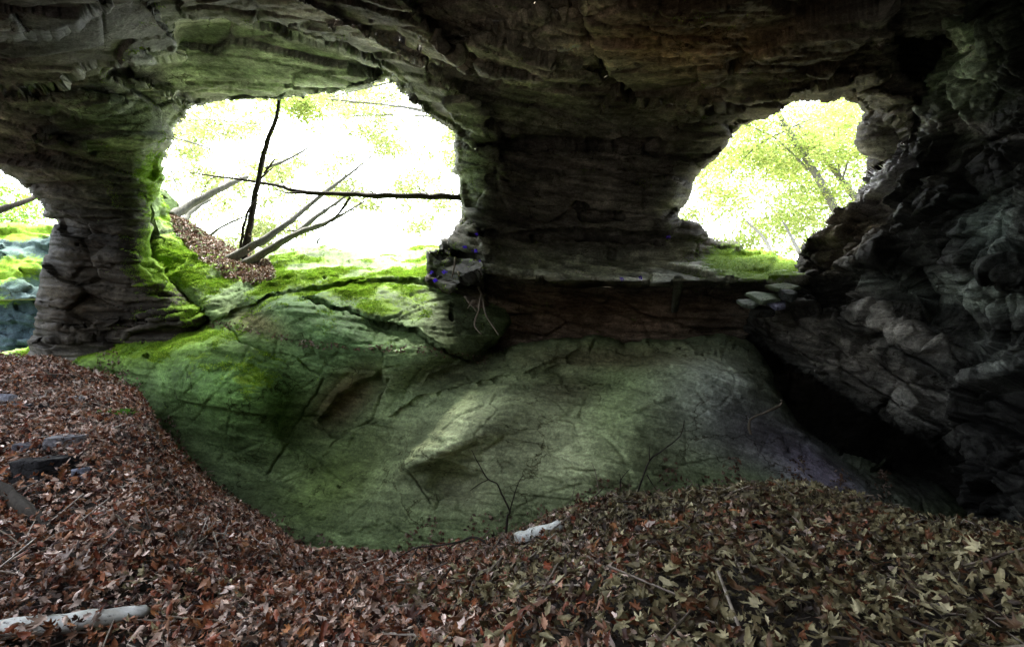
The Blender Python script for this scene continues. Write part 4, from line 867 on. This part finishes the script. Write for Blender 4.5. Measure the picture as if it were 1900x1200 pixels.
# ground outside
gx = axis([(-60, 60.1, 3)]); gy = axis([(13.2, 20, .8), (20, 120, 5)]); X, Y = [a.ravel() for a in np.meshgrid(gx, gy)]
iv = np.arange(len(X)).reshape(len(gy), len(gx)); Q = np.stack([iv[:-1, :-1], iv[:-1, 1:], iv[1:, 1:], iv[1:, :-1]], -1).reshape(-1, 4)
tag(mesh_np('hillside', np.c_[X, Y, 2.2-(Y-12)*.02+fbm(np.c_[X*.2, Y*.2, X*0], 3, 4)*.15], quads=Q, mat=M_out, smooth=True), kind='structure')

# ------------------------------------------------------------------ foreground wood, twigs and stones on the litter
def gpt(px, py, lift=0.0):
    """where the line of sight meets the litter slope"""
    lo, hi = None, None
    ds = np.linspace(.8, 12, 500); p = np.array([at(px, py, d) for d in ds]); g = ground_z(p[:, 0], p[:, 1]); m = np.nonzero(p[:, 2] < g)[0]
    q = p[m[0]] if len(m) else at(px, py, 6); q = q.copy(); q[2] = ground_z(q[0], q[1])[0]+lift; return q
def birch(pts, radii, label):
    root = limb('birch_log', pts, radii, M_birch, seed=70, seg=14, rough=.03); tag(root, label, 'log'); return root
birch([gpt(-60, 1212, .085), gpt(60, 1200, .085), gpt(170, 1186, .085), gpt(268, 1168, .075)], [.045, .043, .04, .026], 'white birch log half buried in leaves in the bottom left corner')
birch([gpt(960, 1018, .085), gpt(997, 1010, .09), gpt(1036, 998, .085)], [.05, .055, .045], 'short white birch piece lying in the leaves near the middle of the slope')
tag(limb('dead_branch', [gpt(-30, 915, .10), gpt(10, 935, .09), gpt(55, 975, .08), gpt(92, 998, .05)], [.055, .05, .045, .03], M_barkd, seed=72, rough=.1), 'thick black branch on the leaves at the left edge', 'branch')
tag(limb('dead_branch', [gpt(1236, 925, .05), (gpt(1236, 925, .07)+gpt(1312, 998, .07))/2, gpt(1312, 998, .05)], [.014, .016, .013], M_root, seed=73, rough=.08), 'straight brown stick sloping down right on the right mound', 'stick')
tag(limb('dead_branch', [gpt(1150, 1028, .06), (gpt(1150, 1028, .07)+gpt(1220, 1000, .07))/2, gpt(1220, 1000, .06)], [.013, .013, .01], M_root, seed=74, rough=.08), 'thin brown stick lying in leaves right of the short birch piece', 'stick')
def twig(name, main, r0, sides, label, cat='twig', mat=M_barkd):
    pts = A(main); rr = np.linspace(r0, r0*.35, len(pts)); o = limb(name, pts, rr, mat, seed=int(main[0][0]), seg=5, rough=.1)
    for s in sides: limb('side_twig', A(s), np.linspace(r0*.55, r0*.2, len(s)), mat, o, seg=4, seed=int(s[1][0]))
    tag(o, label, cat); return o
twig('twig', [(938, 1010, 4.85), (941, 960, 4.85), (946, 948, 4.85), (930, 915, 4.85), (922, 897, 4.9), (905, 888, 4.9), (888, 860, 4.9), (875, 835, 4.9)], .012, [[(946, 948, 4.85), (952, 925, 4.8), (962, 895, 4.8), (970, 882, 4.8)], [(905, 890, 4.9), (890, 897, 4.8), (872, 910, 4.8)]], 'forked bare sapling twig rising from the dip in the litter', 'sapling')
twig('twig', [(962, 1040, 4.3), (920, 1020, 4.4), (884, 997, 4.5), (850, 1005, 4.6), (812, 1012, 4.7), (775, 1015, 4.8), (745, 1030, 4.9), (725, 1045, 5)], .013, [[(850, 1006, 4.6), (835, 1015, 4.6), (825, 1030, 4.6)], [(775, 1016, 4.8), (757, 1040, 4.6), (715, 1065, 4.4), (690, 1075, 4.3)]], 'fallen arching twig over the brow of the litter at the dip')
twig('twig', [(1170, 935, 4.5), (1188, 900, 4.5), (1205, 855, 4.5), (1230, 835, 4.5), (1262, 808, 4.5), (1270, 780, 4.5)], .010, [[(1205, 855, 4.5), (1205, 828, 4.5)], [(1200, 880, 4.5), (1212, 900, 4.5), (1222, 916, 4.5)]], 'bare twig reaching up right from the rising litter brow', 'sapling')
twig('twig', [(1138, 945, 4.6), (1150, 912, 4.6), (1152, 890, 4.6), (1168, 870, 4.6)], .008, [[(1152, 895, 4.6), (1150, 878, 4.6)]], 'short forked twig on the litter brow beside the bare twig', 'sapling')
twig('twig', [(1125, 940, 4.6), (1112, 915, 4.6), (1106, 880, 4.6), (1098, 858, 4.6)], .006, [], 'thin wavy shoot on the litter brow, left of the short forked twig', 'sapling', M_root)
twig('twig', [(1022, 975, 4.8), (1042, 950, 4.8), (1062, 920, 4.8), (1068, 885, 4.8)], .005, [[(1028, 965, 4.8), (1004, 948, 4.8), (1002, 932, 4.8)]], 'faint forked shoot standing between dip and brow', 'sapling', M_root)
twig('twig', [(735, 1045, 5), (722, 1030, 5), (718, 1012, 5)], .006, [], 'tiny dark shoot at the lowest point of the litter brow', 'sapling')

def stone(loc, size, seed, label, name='stone', mat=M_wall, col=(.16, .16, .17), flat=.45, rot=0, cat='stone', group=None, tiltx=0, moss=0.):
    """a split slate: irregular outline, ragged layered sides, slightly uneven faces"""
    r = np.random.default_rng(seed); k = r.integers(4, 6); a = np.sort(np.linspace(0, 6.28, k, endpoint=False)+r.uniform(-.4, .4, k)); rr = r.uniform(.7, 1.2, k)
    cor = np.c_[np.cos(a)*rr, np.sin(a)*rr]; o = []
    for i in range(k):
        for q in range(6): o.append(cor[i]+(cor[(i+1) % k]-cor[i])*q/6+r.normal(0, .025, 2))
    o = np.array(o); n = len(o); V = []; lv = [(-1, .95), (-.55, .98), (-.5, .94), (-.1, 1.0), (-.05, .96), (.45, .99), (.5, .93), (1, .95), (1, .6), (1, .25)]
    tl = r.normal(0, .12, 2)
    for z, sc in lv:
        w = o*sc*(1+r.normal(0, .012, (n, 1))); zz = z+(w@tl)*1.2+r.normal(0, .05, n); V.append(np.c_[w, zz])
    m = len(lv); V.append(np.array([(0, 0, 1.)])); V = np.vstack(V); Q = [(l*n+i, l*n+(i+1) % n, (l+1)*n+(i+1) % n, (l+1)*n+i) for l in range(m-1) for i in range(n)]; T = [((m-1)*n+i, (m-1)*n+(i+1) % n, m*n) for i in range(n)]
    V = V*np.array(size); c, s_ = math.cos(rot), math.sin(rot); V = V@np.array(((c, s_, 0), (-s_, c, 0), (0, 0, 1.)))
    c, s_ = math.cos(tiltx), math.sin(tiltx); V = V@np.array(((1, 0, 0), (0, c, s_), (0, -s_, c)))
    ob = mesh_np(name, V, quads=Q, tris=T, mat=mat, col=np.tile(np.array(col), (len(V), 1)), attrs={'moss': np.full(len(V), moss)}); ob.location = loc
    if label: tag(ob, label, cat, group)
    return ob
p = gpt(80, 880, .0); stone(p, (.24, .22, .13), 4, 'large grey angular stone block sunk in the leaves on the left slope', rot=.4, col=(.03, .03, .032))
p = gpt(45, 762, .05); stone(p, (.34, .10, .03), 5, 'flat dark slate plank lying high on the left leaf slope', rot=.2, col=(.045, .045, .05))
p = gpt(10, 756, .06); stone(p, (.12, .1, .1), 6, 'small bluish stone at the left edge above the slate plank', rot=.7, col=(.26, .27, .32))
p = gpt(150, 748, .04); stone(p, (.18, .12, .04), 7, 'small pale slate chip above the moss patch on the left slope', rot=.1, col=(.3, .32, .34))
p = gpt(60, 842, .06); stone(p, (.26, .10, .03), 8, 'bluish slate slab resting just above the large stone block', rot=-.2, col=(.07, .07, .085))
p = gpt(125, 830, .05); stone(p, (.16, .14, .05), 9, 'thin slate flake right of the bluish slab', rot=.9, col=(.2, .2, .22))
p = gpt(150, 895, .04); stone(p, (.07, .06, .07), 12, 'little blue grey stone right of the large block', rot=.9, col=(.2, .22, .28))
# mossy clump
p = gpt(217, 775, .04)
r = np.random.default_rng(9); n = 900; q = p+r.normal(0, 1, (n, 3))*np.array((.05, .11, .0)); q[:, 2] = ground_z(q[:, 0], q[:, 1])+.07
o = scatter('moss_clump', moss_shapes, r.integers(0, 6, n), q-p, r.normal(0, .3, (n, 3))+np.array((0, 0, 1.)), r.uniform(0, 6.28, n), r.uniform(.02, .04, n), np.array([(.06, .2, .02), (.12, .34, .03)])[r.integers(0, 2, n)], M_moss); o.location = p
tag(o, 'bright green moss clump among the leaves near the edge of the left slope', 'moss')

# slabs wedged where the ledge meets the right wall
for i, (px, py, d, sz, rt, lb) in enumerate([(1418, 552, 8.3, (.34, .3, .022), .3, 'pale green flat slab, the widest of the loose slabs at the ledge end'), (1388, 562, 8.2, (.22, .2, .022), -.2, 'thin pale slab at the left end of the loose slabs'),
        (1446, 566, 8.1, (.2, .16, .022), .8, 'bluish slab lowest of the loose slabs at the ledge end'), (1450, 532, 8.5, (.3, .2, .022), .1, 'slab lodged highest, just under the mossy ledge end'), (1412, 578, 8.2, (.22, .16, .06), .4, 'dark blocky stone beneath the loose slabs'), (1462, 548, 8.2, (.14, .14, .06), .9, 'small grey block against the dark wall beside the slabs')]):
    stone(at(px, py, d), sz, 40+i, lb, 'rock_slab', M_slab, [(.20, .25, .17), (.16, .19, .15), (.18, .18, .26), (.15, .19, .11), (.04, .04, .035), (.08, .09, .085)][i], rot=rt, cat='rock slab', group='loose slabs at the end of the ledge', tiltx=.42)
# roots hanging from the base of the broad pillar
roots = [([(888, 532, 8.6), (896, 555, 8.5), (902, 585, 8.4), (926, 622, 8.3)], 'pale root hanging furthest right below the pillar foot'), ([(893, 548, 8.5), (888, 575, 8.4), (880, 602, 8.4), (893, 620, 8.3)], 'long pale root with a bent tip below the pillar foot'),
         ([(862, 550, 8.6), (874, 565, 8.5), (884, 578, 8.5)], 'short root forked beside the long pale root'), ([(878, 556, 8.5), (868, 572, 8.5)], 'smallest root stub below the pillar foot'),
         ([(905, 500, 8.7), (872, 515, 8.6), (850, 532, 8.6), (832, 545, 8.6)], 'root running down left over the pillar foot'), ([(845, 478, 8.6), (842, 500, 8.5), (838, 515, 8.5)], 'pale root on the face of the square block'), ([(915, 505, 8.8), (950, 515, 8.8), (985, 525, 8.7)], 'root running right along the ledge edge'), ([(850, 505, 8.5), (853, 520, 8.4), (850, 534, 8.5)], 'curly root between the violet fringe specks')]
for i, (p, lb) in enumerate(roots):
    tag(limb('hanging_root', A(p), np.linspace(.022, .009, len(p)), M_root, seed=200+i, seg=5, rough=.15), lb, 'root', 'roots at the foot of the broad pillar')
o = limb('fallen_root', A([(1392, 806, 6.75), (1391, 778, 6.8), (1420, 765, 6.85), (1447, 752, 6.95), (1450, 742, 6.9)]), [.02, .018, .016, .02, .014], M_root, seed=230, sub=2, seg=5, rough=.25); tag(o, 'pale zigzag root lying on the right side of the rock dome', 'root')
# violet specks: lens colour fringing, built as added little cards
for i, (px, py, d, n, lb) in enumerate([(862, 458, 8.55, 26, 'violet colour fringe specks highest on the pillar foot'), (883, 465, 8.6, 26, 'violet colour fringe specks right of the highest ones on the pillar foot'), (888, 486, 8.55, 18, 'violet colour fringe specks near the start of the ledge'), (808, 520, 8.35, 34, 'largest cluster of violet colour fringe specks, low on the left side of the block'),
        (825, 505, 8.4, 20, 'violet colour fringe specks in the middle of the square block'), (800, 506, 8.4, 12, 'violet colour fringe specks at the left corner of the block'), (873, 505, 8.5, 12, 'violet colour fringe specks on the roots right of the block'), (1152, 517, 8.6, 10, 'violet colour fringe specks left on the ledge edge'), (1188, 514, 8.6, 8, 'violet colour fringe specks right on the ledge edge'), (1240, 440, 9.3, 12, 'violet colour fringe specks at the right foot of the broad pillar'), (885, 435, 9.0, 10, 'violet colour fringe specks up the left corner of the broad pillar')]):
    r = np.random.default_rng(300+i); c = at(px, py, d); q = r.normal(0, 1, (n, 3))*np.array((.018, .014, .012))
    o = scatter('fringe_specks', [leafcard(rs)], np.zeros(n, int), q, r.normal(0, .6, (n, 3))+np.array((0, -1, .3)), r.uniform(0, 6.28, n), r.uniform(.014, .026, n), np.array([(.10, .03, .75), (.16, .06, .85)])[r.integers(0, 2, n)], M_fringe)
    o.location = c; tag(o, lb, 'flowers', 'violet colour fringe specks')
